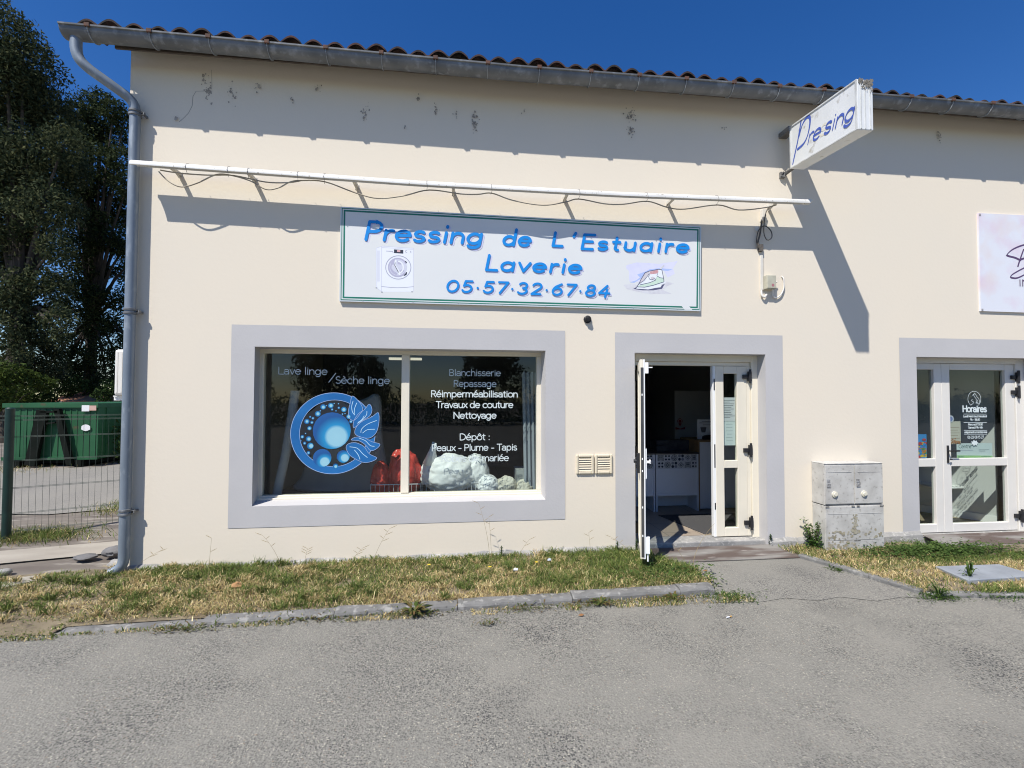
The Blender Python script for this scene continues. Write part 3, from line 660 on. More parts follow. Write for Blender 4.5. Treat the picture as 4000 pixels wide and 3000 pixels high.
# wide leaf standing open, seen almost edge on
ha = Vector((2.065, .115, 0)); hb = Vector((1.788, -.640, 0)); dd = (hb-ha).normalized(); nn = Vector((dd.y, -dd.x, 0))       # nn points to the inner face (+x)
if nn.x < 0: nn = -nn
Lw = (hb-ha).length; up3 = Vector((0,0,1)); oz0, oz1 = .16, 2.143
def lb(mb, s0, s1, t0, t1, z0, z1, mi=0): mb.obox(ha+dd*(s0+s1)/2+nn*(t0+t1)/2+up3*(z0+z1)/2, dd, nn, up3, (s1-s0)/2, (t1-t0)/2, (z1-z0)/2, mi)
T = .052
lf = MB()
for (s0, s1, z0, z1) in ((0, .11, oz0, oz1), (Lw-.11, Lw, oz0, oz1), (.11, Lw-.11, oz0, .21), (.11, Lw-.11, .90, 1.0), (.11, Lw-.11, 2.05, oz1)):
    lb(lf, s0, s1, 0, .034, z0, z1, 0); lb(lf, s0, s1, .0345, T, z0, z1, 1)
leaf1 = lf.build('door_leaf', [PVC, WHITE], bld, bevel=.004); leaf1['label'] = 'wide door leaf swung open towards the path, seen edge on'
for (a, c) in ((.21, .90), (1.0, 2.05)):
    b = MB(); p0 = ha+dd*.11+nn*.03; p1 = ha+dd*(Lw-.11)+nn*.03
    b.poly([(p0.x,p0.y,a),(p1.x,p1.y,a),(p1.x,p1.y,c),(p0.x,p0.y,c)]); b.build('pane', GLASS, leaf1)
b = MB(); lb(b, Lw+.001, Lw+.004, .010, .038, oz0+.02, oz1-.08, 0)
for z in (.38, .66, 1.02, 1.14, 1.78): lb(b, Lw+.0045, Lw+.006, .018, .028, z, z+.02, 1)
b.build('lock_plate', [mat('dark_steel', (.12,.12,.12), (.08,.08,.08), rough=.4, metal=.6), WHITE], leaf1)
b = MB(); lb(b, Lw-.05, Lw-.01, T, T+.014, .95, 1.25); lb(b, Lw-.035, Lw-.02, T, T+.055, 1.105, 1.13); lb(b, Lw-.14, Lw-.02, T+.04, T+.055, 1.10, 1.13); b.build('handle', WHITE, leaf1, bevel=.004)
b = MB(); lb(b, Lw-.07, Lw-.01, T, T+.035, oz1-.14, oz1-.03); lb(b, Lw-.03, Lw-.015, T+.03, T+.075, oz1-.085, oz1-.075); b.build('bolt', WHITE, leaf1, bevel=.003)
b = MB(); lb(b, Lw-.06, Lw-.01, T, T+.04, .21, .37); b.tube([tuple(ha+dd*(Lw-.03)+nn*(T+.02)+up3*z) for z in (.13, .21)], .009, 8); b.build('foot_bolt', WHITE, leaf1, bevel=.003)
for z in (2.02, 1.13, .262):
    b = MB(); b.box(1.985, 2.06, .06, .155, z-.06, z+.06); b.build('hinge', BLACK, leaf1, bevel=.006)
b = MB(); lb(b, Lw-.075, Lw-.045, -.03, -.0005, 1.0, 1.2); lb(b, Lw-.16, Lw-.05, -.06, -.045, 1.1, 1.125); lb(b, Lw-.07, Lw-.05, -.05, -.0005, 1.1, 1.125); b.build('handle', BLACK, leaf1, bevel=.003)
# step
b = MB(); n = 26
b.box(1.979, 3.60, .035, .28, -.05, .088); b.build('threshold', CONC, bld, bevel=.012)

# ------------------------------------------------------------------ neighbour's entrance
df = MB(); df.box(5.58, 5.70, YD-.02, .25, .02, 2.28); df.box(7.19, 7.33, YD-.02, .25, .02, 2.28); df.box(5.70, 7.19, YD-.02, .25, 2.21, 2.28)
dfr2 = df.build('door_frame', WPVC, bld, bevel=.006); dfr2['label'] = 'white door frame of the right-hand shop'
def leaf(x0, x1, px0, px1, lab):
    b = MB(); z0, z1 = .062, 2.207
    b.box(x0, px0, YD-.005, YD+.055, z0, z1); b.box(px1, x1, YD-.005, YD+.055, z0, z1)
    for (a, c) in ((z0, .166), (.892, .992), (2.127, z1)): b.box(px0, px1, YD-.005, YD+.055, a, c)
    o = b.build('door_leaf', WPVC, bld, bevel=.005); o['label'] = lab
    for (a, c) in ((.166, .892), (.992, 2.127)):
        q = MB(); q.poly([(px0,YD+.03,a),(px1,YD+.03,a),(px1,YD+.03,c),(px0,YD+.03,c)]); q.build('pane', GLASS, o)
    return o
l1 = leaf(5.705, 6.117, 5.76, 6.012, 'narrow white door leaf of the right-hand shop'); l2 = leaf(6.120, 7.185, 6.238, 7.052, 'wide white door leaf of the right-hand shop')
for z in (2.04, 1.845, .25): hinge(7.175, z, YD-.005, l2)
b = MB(); b.box(6.17, 6.195, YD-.018, YD-.0055, .94, 1.16); b.box(6.176, 6.19, YD-.06, YD-.018, 1.085, 1.10); b.box(6.176, 6.30, YD-.066, YD-.05, 1.085, 1.105); b.tube([(6.18, YD-.04, .985), (6.22, YD-.03, .985)], .008, 8); b.build('handle', BLACK, l2, bevel=.003)
b = MB(); f2 = facade(YD+.027, .00005)
text(b, 'Horaires', 6.457, 6.802, 1.588, 1.586, .105, .017, f2, font=SANS)
for i, z in enumerate((1.558, 1.449, 1.348, 1.298)): ribbon(b, [(6.465,z),(6.80,z-.002)], lambda d: .005, f2, 40+i)
for i, (s, x0, x1, z) in enumerate([('Lundi Mardi Jeudi Vendredi',6.462,6.80,1.517),('9h - 18h30',6.56,6.70,1.474),('Mercredi 13h30',6.53,6.74,1.412),('Samedi 9h-16h',6.53,6.74,1.372),('uniquement sur rendez-vous',6.47,6.80,1.312),('06 23 08 15 27',6.515,6.75,1.243)]):
    text(b, s, x0, x1, z, z, .034 if i < 5 else .046, .0052, f2, font=SANS, k0=50+i*.2)
q = arc(6.628, 1.753, .095, .10, -55, 236, 30); ribbon(b, q, lambda d: .005, f2, 60)
for i, v in enumerate([[(6.60,1.80),(6.64,1.82),(6.66,1.79),(6.70,1.74),(6.695,1.70),(6.66,1.69)],[(6.63,1.83),(6.62,1.80),(6.65,1.76),(6.68,1.72),(6.66,1.70)],[(6.60,1.75),(6.585,1.735),(6.60,1.72),(6.62,1.71),(6.60,1.69),(6.57,1.675)],[(6.65,1.74),(6.66,1.71),(6.64,1.70)]]): ribbon(b, smooth(v, 4, False), lambda d: .005, f2, 62+i)
cl = [(6.615+.045*(1+.25*math.cos(7*t))*math.cos(t), 1.185+.03*(1+.25*math.cos(7*t))*math.sin(t)) for t in [2*math.pi*i/42 for i in range(42)]]
b.poly([f2(x, z, 70) for x, z in cl]); b.build('lettering', FILM, l2)
b = MB(); b.box(5.585, 7.34, .03, .28, -.05, .055); b.build('threshold', CONC, bld, bevel=.01)

# ================================================================== signs on the facade
SY = -.031
sg = MB(); cs = [(-1.284,3.797), (2.79,3.761), (2.772,2.767), (-1.284,2.778)]
sg.prism([(x, 0, z) for x, z in cs], (0, SY, 0))
sign = sg.build('shop_sign', mat('sign_frame', (.66, .70, .72), (.60, .64, .66), rough=.4, metal=.1, scale=3)); tag(sign, 'long white shop sign with blue lettering and a green double border above the window', 'sign')
def S(x, z, k): return (x, SY-.0008-.00022*k, z)
def inset(d): # inner outline
    return [(cs[0][0]+d, cs[0][1]-d), (cs[1][0]-d, cs[1][1]-d), (cs[2][0]-d, cs[2][1]+d), (cs[3][0]+d, cs[3][1]+d)]
b = MB(); b.poly([S(x, z, 0) for x, z in inset(.012)]); b.build('panel', PANEL, sign)
b = MB()
for d0, d1 in ((.013, .022), (.033, .051)):
    A_ = inset(d0); B_ = inset(d1)
    for i in range(4):
        j = (i+1) % 4
        if i == 2:      # bottom: a gap near the right-hand corner where a maker's tag sits
            t0, t1 = .038, .030
            for (s, e) in ((0, .022), (.045, 1)):
                f = lambda Q, t: (Q[i][0]+(Q[j][0]-Q[i][0])*t, Q[i][1]+(Q[j][1]-Q[i][1])*t)
                b.poly([S(*f(A_, s), 1), S(*f(A_, e), 1), S(*f(B_, e), 1), S(*f(B_, s), 1)])
        else: b.poly([S(*A_[i], 1), S(*A_[j], 1), S(*B_[j], 1), S(*B_[i], 1)])
b.build('border', DGREEN, sign)
words = [('Pressing', -1.034, .228, 3.452, 3.452, .268, .033), ('de', .458, .765, 3.452, 3.451, .240, .033), ("L'", 1.01, 1.28, 3.462, 3.462, .208, .033), ('Estuaire', 1.342, 2.62, 3.440, 3.446, .226, .032), ('Laverie', .262, 1.345, 3.164, 3.162, .228, .031), ('05.57.32.67.84', -.165, 1.670, 2.914, 2.908, .166, .024)]
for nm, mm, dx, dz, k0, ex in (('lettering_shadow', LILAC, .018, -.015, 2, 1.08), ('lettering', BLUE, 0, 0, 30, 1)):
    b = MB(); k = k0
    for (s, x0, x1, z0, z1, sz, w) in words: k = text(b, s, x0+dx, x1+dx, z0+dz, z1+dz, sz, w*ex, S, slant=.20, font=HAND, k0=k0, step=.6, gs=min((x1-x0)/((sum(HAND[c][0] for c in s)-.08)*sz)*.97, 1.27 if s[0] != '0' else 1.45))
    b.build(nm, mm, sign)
# the drawn washing machine
def pw(pts, ox=1400, oy=900, s=5.53):
    r = []
    for (a, c) in pts: w_ = at(ox+a/s, oy+c/s, SY); r.append((w_.x, w_.z))
    return r
PRN = [mat('print_white', (.80,.82,.87), rough=.4), mat('print_grey', (.62,.63,.72), rough=.4), mat('print_line', (.40,.41,.50), rough=.4), mat('print_dark', (.035,.04,.06), rough=.4), mat('print_pink', (.70,.42,.42), rough=.4), mat('print_silver', (.46,.45,.58), rough=.4)]
b = MB()
def sp(pts, k, mi, **kw): b.poly([S(x, z, k) for x, z in pw(pts, **kw)], mi)
def sl_(pts, w, k, mi, **kw): ribbon(b, pw(pts, **kw), lambda d: w, S, k, mi)
sp([(385,385),(500,340),(500,1320),(385,1230)], 1, 0); sp([(500,340),(1190,385),(1190,1325),(500,1325)], 1.2, 0)
sl_([(500,340),(500,1320)], .006, 2, 1); sl_([(500,340),(1190,388)], .006, 2.2, 1); sl_([(500,368),(1190,412)], .005, 2.4, 1); sl_([(1190,388),(1190,1325)], .004, 2.3, 1); sl_([(385,385),(500,345)], .005, 2.1, 1); sl_([(385,385),(385,1230),(500,1320)], .004, 2.5, 1)
for x_ in (410, 435, 460): sl_([(x_, 440),(x_, 1100)], .005, 2.6, 1)
sl_([(500,1212),(700,1232),(850,1238),(1010,1232),(1190,1216)], .006, 2.7, 2); sl_([(605,447),(735,455),(750,478)], .007, 2.8, 2)
sp([(770,410),(970,424),(970,503),(770,490)], 3, 3); sp([(835,423),(905,426),(905,470),(835,466)], 3.4, 4)
for (cx_, cz_, r_) in ((1040,455,24),(1135,463,14)): sl_([(cx_+r_*math.cos(R(a)), cz_+r_*math.sin(R(a))) for a in range(70, 300, 20)], .005, 3, 2)
for (x_, y_) in ((510,1333),(1160,1328),(390,1243)): sp([(x_-20,y_-7),(x_+20,y_-7),(x_+14,y_+8),(x_-14,y_+8)], 3, 3)
def circ(cx_, cz_, rx, rz_, a0=0, a1=360, n=36): return [(cx_+rx*math.cos(R(a0+(a1-a0)*i/n)), cz_+rz_*math.sin(R(a0+(a1-a0)*i/n))) for i in range(n+1)]
sl_(circ(862,800,272,252), .008, 4, 2); sp(circ(850,800,198,195)[:-1], 4.5, 1); sl_(circ(850,800,195,192,40,330), .017, 5, 5); sl_(circ(850,800,150,150,100,250), .014, 5.3, 5); sl_(circ(850,800,120,130,-80,60), .014, 5.5, 0)
sp([(720,640),(800,640),(790,740),(700,740)], 5.2, 5); sp([(840,650),(930,680),(920,740),(850,730)], 5.2, 5); sp([(880,880),(960,830),(1000,880),(920,930)], 5.2, 5)
sl_([(805,650),(790,750),(870,890),(890,950)], .020, 6, 0); sl_([(795,700),(785,755),(865,905)], .007, 6.5, 3); sl_([(700,820),(760,890),(830,930)], .010, 6.2, 5)
sp([(1050,905),(1045,950),(1000,980),(975,975),(1020,930),(1030,900)], 7, 3); sp([(1050,690),(1035,715),(1000,660),(1020,660)], 7, 3)
b.build('machine_picture', PRN, sign)
# the painted iron
b = MB(); IP = [mat('wash_lilac', (.70,.70,.83), (.66,.66,.85), rough=.4, scale=14), mat('wash_grey', (.60,.59,.63), (.68,.68,.71), rough=.4, scale=18), mat('iron_white', (.80,.83,.87), rough=.4), mat('iron_green', (.56,.72,.58), (.62,.75,.64), rough=.4, scale=20), mat('iron_red', (.55,.25,.27), (.66,.42,.42), rough=.4, scale=30), mat('iron_line', (.10,.10,.18), rough=.4), mat('iron_blue', (.42,.52,.82), rough=.4), mat('iron_taupe', (.62,.58,.60), rough=.4)]
K = dict(ox=2400, oy=970, s=7.213)
for i, (pts, mi) in enumerate([([(330,480),(620,400),(900,410),(1250,440),(1780,360),(1740,430),(1650,560),(1700,720),(1500,820),(1350,560),(900,640),(700,960),(420,930),(410,640),(330,560)],0), ([(640,740),(860,660),(1000,590),(1280,560),(1640,590),(1500,640),(1330,620),(860,700),(740,860),(560,970),(430,960),(620,900),(720,820)],6), ([(250,1030),(530,990),(650,1050),(600,1120),(1300,1100),(1450,930),(1680,990),(1500,1060),(1350,1170),(1620,1280),(1000,1290),(560,1200),(350,1150)],1), ([(530,1145),(620,1090),(900,1150),(1300,1100),(1340,1030),(1420,1000),(1340,1140),(1100,1185),(800,1185)],5), ([(600,1135),(700,1010),(1000,990),(1380,940),(1430,900),(1440,980),(1320,1020),(1300,1085),(950,1160)],2), ([(640,1080),(720,1040),(1000,970),(1150,900),(1160,800),(1200,785),(1280,830),(1370,845),(1395,940),(1100,1040),(850,1095)],3), ([(720,1020),(760,870),(860,700),(980,650),(1240,600),(1330,605),(1380,830),(1290,830),(1200,780),(1165,850),(1100,920),(1000,960)],2), ([(715,985),(745,880),(860,700),(975,655),(985,705),(900,800),(830,910)],7), ([(985,660),(1230,605),(1240,670),(1200,710),(1010,735)],4), ([(1270,570),(1390,460),(1412,492),(1310,605)],1), ([(1010,830),(1060,800),(1130,805),(1120,860),(1060,880)],7)]): sp(pts, 1+i*.5, mi, **K)
for i, (pts, w) in enumerate([([(600,1130),(700,980),(745,880),(860,690),(985,640),(1250,590),(1335,610),(1385,850),(1395,945)],.007), ([(640,1085),(850,1095),(1100,1040),(1395,945)],.006), ([(715,1030),(1000,965),(1150,900),(1170,850)],.005), ([(985,740),(960,800),(990,870),(1060,890),(1130,850)],.005), ([(715,985),(830,910),(985,710)],.005), ([(1200,780),(1290,830),(1370,840)],.005), ([(1215,710),(1195,770)],.004)]): sl_(pts, w, 8+i*.3, 5, **K)
b.build('iron_picture', IP, sign)
b = MB()
for t in (.06,.19,.31,.43,.55,.67,.8,.93):
    x_ = cs[3][0]+(cs[2][0]-cs[3][0])*t; b.disc(S(x_, 2.789-.01*t, 4), (1,0,0), (0,0,1), .006, 8)
b.build('rivets', mat('rivet', (.45,.45,.45), rough=.4, metal=.6), sign)

# neighbour's pink sign, running out of the picture
sg = MB(); sg.prism([(6.492,0,4.10),(9.1,0,4.115),(9.1,0,2.84),(6.489,0,2.857)], (0,-.02,0))
PINKS = mat('pink_floral_print', (.72,.73,.78), (.70,.58,.66), rough=.45, scale=2.6, lo=.48, hi=.72, detail=7, c3=(.72,.62,.60), s3=1.7, lo3=.55, hi3=.75)
ps = sg.build('shop_sign', PINKS); tag(ps, 'pale pink floral shop sign with thin script at the right edge', 'sign')
b = MB(); f3 = facade(-.0212, .0003)
nib = lambda w: (lambda d: w*(.35+.65*abs(d.x*math.sin(1.0)-d.y*math.cos(1.0))))
for i, (pts, w) in enumerate([([(7.6,3.74),(7.3,3.735),(7.14,3.72),(6.98,3.66),(6.89,3.59),(6.90,3.57),(7.0,3.55),(7.08,3.52)],.026), ([(7.04,3.44),(7.07,3.52),(7.13,3.66)],.04), ([(7.08,3.53),(7.25,3.58),(7.5,3.62)],.03), ([(7.5,3.52),(7.2,3.45),(7.0,3.36),(6.93,3.31),(6.96,3.29),(7.05,3.30),(7.25,3.40),(7.5,3.55)],.022)]): ribbon(b, smooth(pts, 5, False), nib(w), f3, i)
text(b, 'INSTITUT', 7.04, 7.9, 3.19, 3.19, .11, .012, f3, k0=8); b.build('lettering', mat('plum_print', (.10,.055,.13), rough=.5), ps)
b = MB()
for (x_, z_) in ((6.51,4.08),(6.51,2.875)): b.box(x_-.012, x_+.012, -.024, -.0205, z_-.012, z_+.012)
b.build('corner_fixing', mat('fixing', (.35,.33,.33), rough=.5), ps)

# light box sign standing out from the wall
BXL, BXR = 3.823, 3.993
bs = thing('blade_sign', (3.9, 0, 4.4), 'white projecting light-box sign with slanted blue script, dirty at its outer end', 'sign')
def BS(d, t):   # d metres from the wall, t height fraction 0..1
    return -d, 4.447-.075*d+.50*t+.004*d
b = MB(); o0, o1 = .165, 1.085
b.prism([(BXL, *BS(o0,0)), (BXL, *BS(o1,0)), (BXL, *BS(o1,1)), (BXL, *BS(o0,1))], (BXR-BXL, 0, 0))
BOXM = mat('lightbox_white', (.76,.77,.77), (.70,.71,.70), rough=.45, scale=3, c3=(.45,.43,.38), s3=9, lo3=.64, hi3=.74)
box = b.build('casing', BOXM, bs, bevel=.008)
b = MB(); e = .012
for (d0, d1, t0, t1) in ((o0,o1,0,.03),(o0,o1,.965,1),(o1-.02,o1,.03,.965),(o0,o0+.02,.03,.965)):
    b.prism([(BXL-.008, *BS(d0,t0)), (BXL-.008, *BS(d1,t0)), (BXL-.008, *BS(d1,t1)), (BXL-.008, *BS(d0,t1))], (.0075, 0, 0))
y1 = BS(o1,0)[0]
for xx in (BXL+.03, BXL+.075, BXR-.04): b.prism([(xx, y1-.006, BS(o1,.02)[1]), (xx+.012, y1-.006, BS(o1,.02)[1]), (xx+.012, y1-.006, BS(o1,.98)[1]), (xx, y1-.006, BS(o1,.98)[1])], (0, .0055, 0))
b.build('edge_trim', mat('trim_white', (.66,.67,.66), (.5,.5,.48), rough=.5, scale=9), bs, bevel=.002)
b = MB()
for i in range(70):
    t = rnd.random()**2.2; xx = BXL+.02+rnd.random()*.14; zc = BS(o1,1)[1]-.01-t*.12; r_ = .004+.012*rnd.random()*(1-t)
    b.poly([(xx+r_*math.cos(a*.9), y1-.0066-.00005*i, zc+r_*1.4*math.sin(a*.9)) for a in range(7)])
b.build('dirt', mat('grime', (.14,.13,.11), (.22,.2,.17), rough=1, scale=30), bs)
def BL(x, z, k): return (BXL-.002-.0002*k, -x, z)
b = MB()
k = 0
for s_ in ([(.205,4.475),(.29,4.70),(.345,4.895)], smooth([(.31,4.74),(.36,4.84),(.43,4.885),(.475,4.86),(.475,4.78),(.44,4.68),(.38,4.62),(.29,4.606)],5,False)):
    ribbon(b, s_, nib(.034), BL, k); k += 1
k = text(b, 're', .428, .605, 4.578, 4.560, .20, .026, BL, slant=.34, nib=1.0, k0=3); k = text(b, 'sing', .665, 1.035, 4.552, 4.512, .20, .028, BL, slant=.34, nib=1.0, k0=8)
b.build('lettering', mat('faded_blue', (.05,.10,.42), (.09,.14,.46), rough=.5, scale=30), bs)
b = MB(); text(b, 's', .600, .682, 4.568, 4.558, .20, .024, BL, slant=.34, nib=1.0, k0=0); b.build('worn_letter', mat('worn_letter', (.66,.60,.48), (.72,.70,.62), rough=.6, scale=40), bs)
b = MB(); b.tube([(3.87,-.0,4.452),(3.87,-.18,4.462)], .022, 10); b.box(3.80,3.86,-.03,-.001,4.40,4.47); b.tube([(3.815,-.03,4.44),(3.85,-.05,4.50),(3.84,-.04,4.40),(3.80,-.03,4.42)], .008, 6)
b.box(3.80,3.90,-.17,-.001,4.885,4.945); b.build('bracket', mat('bracket_grey', (.20,.20,.20), (.12,.11,.1), rough=.7, scale=20), bs, bevel=.003)

# the lamp hood that runs along the facade
def hz(x):
    pts_ = [(-3.24,4.068),(-2.5,4.053),(-.5,4.015),(1.7,4.010),(4.03,4.040)]
    for (a, za), (b_, zb) in zip(pts_, pts_[1:]):
        if x <= b_: return za+(zb-za)*(x-a)/(b_-a)
    return pts_[-1][1]
sl2 = thing('sign_light', (.4, 0, 4.0), 'long white half-round lamp hood on arms above the shop sign', 'lamp hood')
b = MB(); n = 37; prof = [(-.132,.000),(-.132,.028),(-.150,.036),(-.185,.034),(-.215,.024),(-.237,.008),(-.248,-.014),(-.247,-.032),(-.238,-.034),(-.232,-.018),(-.205,.006),(-.165,.018)]
i0 = 0; m_ = len(prof)
for k in range(n):
    x_ = -3.235+7.245*k/(n-1)
    for (y, dz) in prof: b.v.append((x_, y, hz(x_)+dz))
for k in range(n-1):
    for a in range(m_): b.f.append((k*m_+a, k*m_+(a+1) % m_, (k+1)*m_+(a+1) % m_, (k+1)*m_+a)); b.mi.append(0)
b.f += [tuple(range(m_)), tuple((n-1)*m_+a for a in range(m_))]; b.mi += [0, 0]
b.blob((4.01,-.19,hz(4.0)+.004), .05, .056, .03, 1, 0)
HOOD = mat('hood_white', (.70,.69,.665), (.60,.59,.56), rough=.5, scale=3, c3=(.30,.27,.22), s3=40, lo3=.62, hi3=.70)
hood = b.build('hood', HOOD, sl2, smooth=True)
b = MB(); b.tube([(-3.1+.2*i, -.188, hz(-3.1+.2*i)-.014) for i in range(36)], .014, 8); b.build('lamp_tube', mat('lamp_tube_glass', (.6,.6,.58), rough=.3), sl2, smooth=True)
for x_ in (-2.905,-2.170,-1.122,-.085,1.165,2.395,3.655):
    b = MB(); z = hz(x_); b.bar((x_,-.001,z+.004),(x_,-.14,z+.004), .034, .028); b.box(x_-.02,x_+.02,-.006,-.001,z-.02,z+.03); b.bar((x_,-.008,z-.035),(x_,-.11,z-.0), .014, .01); b.build('bracket', mat('bracket_cream', (.66,.63,.56), (.58,.55,.49), rough=.6, scale=15), sl2)
for i, x_ in enumerate((-2.72,-2.33,-2.14,-1.66,-1.40,-.36,.32,1.28,2.05,2.88)):
    z = hz(x_); b = MB(); b.tube([(x_,-.12,z+.03),(x_,-.19,z+.039),(x_,-.235,z+.016),(x_,-.253,-.02+z),(x_+.006,-.244,z-.05),(x_-.004,-.20,z-.075)], .0022, 5); b.build('wire_tie', mat('tie_wire', (.22,.21,.2), rough=.5), sl2)
CABA = [(-2.997,4.0),(-2.905,3.907),(-2.784,3.857),(-2.633,3.906),(-2.459,4.0),(-2.313,4.0),(-2.125,3.95),(-1.983,3.875),(-1.858,3.898),(-1.748,3.963),(-1.637,3.985),(-1.404,3.985),(-1.102,3.887),(-.871,3.839),(-.605,3.879),(-.337,3.955),(-.005,3.93),(.18,3.936),(.329,3.955),(.555,3.889),(.879,3.853),(1.129,3.898),(1.285,3.941),(1.58,3.902),(1.798,3.909),(2.07,3.955),(2.303,3.898),(2.508,3.888),(2.903,3.955),(3.155,3.909),(3.475,3.951),(3.62,3.99)]
CABB = [(-2.983,4.015),(-2.802,3.995),(-2.543,3.99),(-2.297,4.0),(-1.985,3.95),(-1.764,3.957),(-1.637,3.985)]
CABM = mat('aged_cable', (.52,.46,.36), (.30,.25,.19), rough=.6, scale=5)
for P_, lab in ((CABA, 'thin beige cable looping along under the white lamp hood'), (CABB, 'short second cable loop under the left end of the lamp hood')):
    b = MB(); b.tube([(x, -.19, z) for x, z in smooth(P_, 5, False)], .0065, 6); tag(b.build('power_cable', CABM, smooth=True), lab, 'cable', 'cables under the lamp hood')

# junction box, conduit and loose flex under the right end of the hood
jb = thing('junction_box', (3.62, 0, 3.0), 'small beige electrical box with a faded red dot and loose flex on the wall', 'electrical box')
JM = mat('box_beige', (.50,.48,.38), (.44,.42,.33), rough=.6, scale=20)
b = MB(); b.box(3.572,3.690,-.075,0,3.045,3.205); b.box(3.576,3.686,-.082,-.0751,3.05,3.20); b.build('housing', JM, jb, bevel=.006)
b = MB(); b.disc((3.645,-.0826,3.085), (1,0,0), (0,0,1), .018, 14); b.build('red_dot', mat('faded_red', (.40,.17,.18), rough=.6), jb)
b = MB(); b.box(3.535,3.568,-.022,0,3.04,3.455); b.build('conduit', mat('conduit_white', (.70,.67,.60), (.64,.60,.53), rough=.5, scale=12), jb, bevel=.003)
FLEX = mat('white_flex', (.68,.65,.60), rough=.5)
for pts, r_ in (([(3.545,-.012,3.04),(3.547,-.02,2.975),(3.575,-.03,2.955),(3.60,-.03,2.985)],.012), ([(3.672,-.04,3.05),(3.68,-.03,2.985),(3.70,-.025,2.955),(3.735,-.02,2.952),(3.79,-.02,2.99),(3.825,-.02,3.06),(3.832,-.02,3.13),(3.825,-.018,3.19),(3.815,-.002,3.215)],.008), ([(3.690,-.04,3.14),(3.715,-.04,3.13),(3.73,-.04,3.14)],.007)):
    b = MB(); b.tube(smooth(pts, 4, False), r_, 8); b.build('flex', FLEX, jb, smooth=True)
b = MB(); b.tube(smooth([(3.56,-.03,3.97),(3.555,-.03,3.90),(3.54,-.03,3.80),(3.525,-.03,3.70),(3.50,-.03,3.60),(3.53,-.03,3.50)], 4, False), .009, 6)
b.tube(smooth([(3.60,-.05,3.98),(3.57,-.06,3.90),(3.56,-.05,3.72),(3.60,-.05,3.63),(3.66,-.05,3.66),(3.65,-.05,3.74),(3.58,-.04,3.80),(3.50,-.04,3.74),(3.48,-.03,3.62),(3.50,-.03,3.54)], 4, False), .006, 6)
b.box(3.515,3.560,-.04,0,3.50,3.58); b.build('wiring', mat('dark_wiring', (.07,.065,.06), (.14,.12,.1), rough=.7, scale=30), jb)
b = MB(); b.box(3.545,3.595,-.05,-.001,3.86,4.0); b.disc((3.50,-.012,3.775),(1,0,0),(0,0,1),.03,12); b.build('socket', FLEX, jb, bevel=.004)

# two louvred vents
for i, (x0, x1, lab) in enumerate(((1.296,1.500,'left one of two cream louvred wall vents beside the window'),(1.512,1.714,'right one of two cream louvred wall vents, nearest the door'))):
    v = thing('wall_vent', ((x0+x1)/2, 0, .9), lab, 'vent', 'cream louvred vents in the wall'); b = MB(); z0, z1 = .902, 1.118
    for (a, c, d, e) in ((x0,x0+.03,z0,z1),(x1-.03,x1,z0,z1),(x0+.03,x1-.03,z0,z0+.03),(x0+.03,x1-.03,z1-.03,z1)): b.box(a, c, -.024, 0, d, e)
    VM = mat('vent_cream', (.70,.62,.47), (.65,.57,.43), rough=.5, scale=9); b.build('frame', VM, v, bevel=.009)
    b = MB()
    for k in range(6):
        zz = z0+.034+k*.0252; b.prism([(x0+.03,-.006,zz+.02),(x0+.03,-.02,zz),(x0+.03,-.017,zz-.002),(x0+.03,-.002,zz+.018)], (x1-x0-.06,0,0))
    b.box(x0+.03,x1-.03,-.002,0,z0+.03,z1-.03); b.build('louvres', VM, v)
b = MB(); b.tube([(1.430,0,2.645),(1.430,-.02,2.645),(1.430,-.024,2.645),(1.428,-.05,2.640)], [.044,.044,.034,.03], 14); b.tube([(1.428,-.05,2.640),(1.427,-.056,2.639)], [.022,.018], 12); tag(b.build('wall_lamp_socket', BLACK, smooth=True), 'small round black fitting on the wall below the shop sign', 'wall fitting')
b = MB(); n = 12
AC = thing('air_conditioner', (-3.57, .38, 1.76), 'white air conditioner unit on the side wall, half hidden by the downpipe', 'air conditioner')
b.box(-3.745,-3.44,.372,1.15,1.768,2.272); b.build('housing', mat('ac_white', (.72,.70,.66), (.66,.64,.6), rough=.5, scale=6), AC, bevel=.025)
b = MB(); 
for k in range(6): b.box(-3.72+.045*k, -3.705+.045*k, .369,.3715,1.80,2.24)
b.build('ribs', mat('ac_rib', (.67,.65,.61), rough=.5), AC)
b = MB(); b.box(-3.77,-3.407,.42,.47,1.715,1.755); b.box(-3.77,-3.407,1.05,1.10,1.715,1.755); b.box(-3.765,-3.45,.40,1.12,1.756,1.767); b.build('bracket', WHITE, AC)

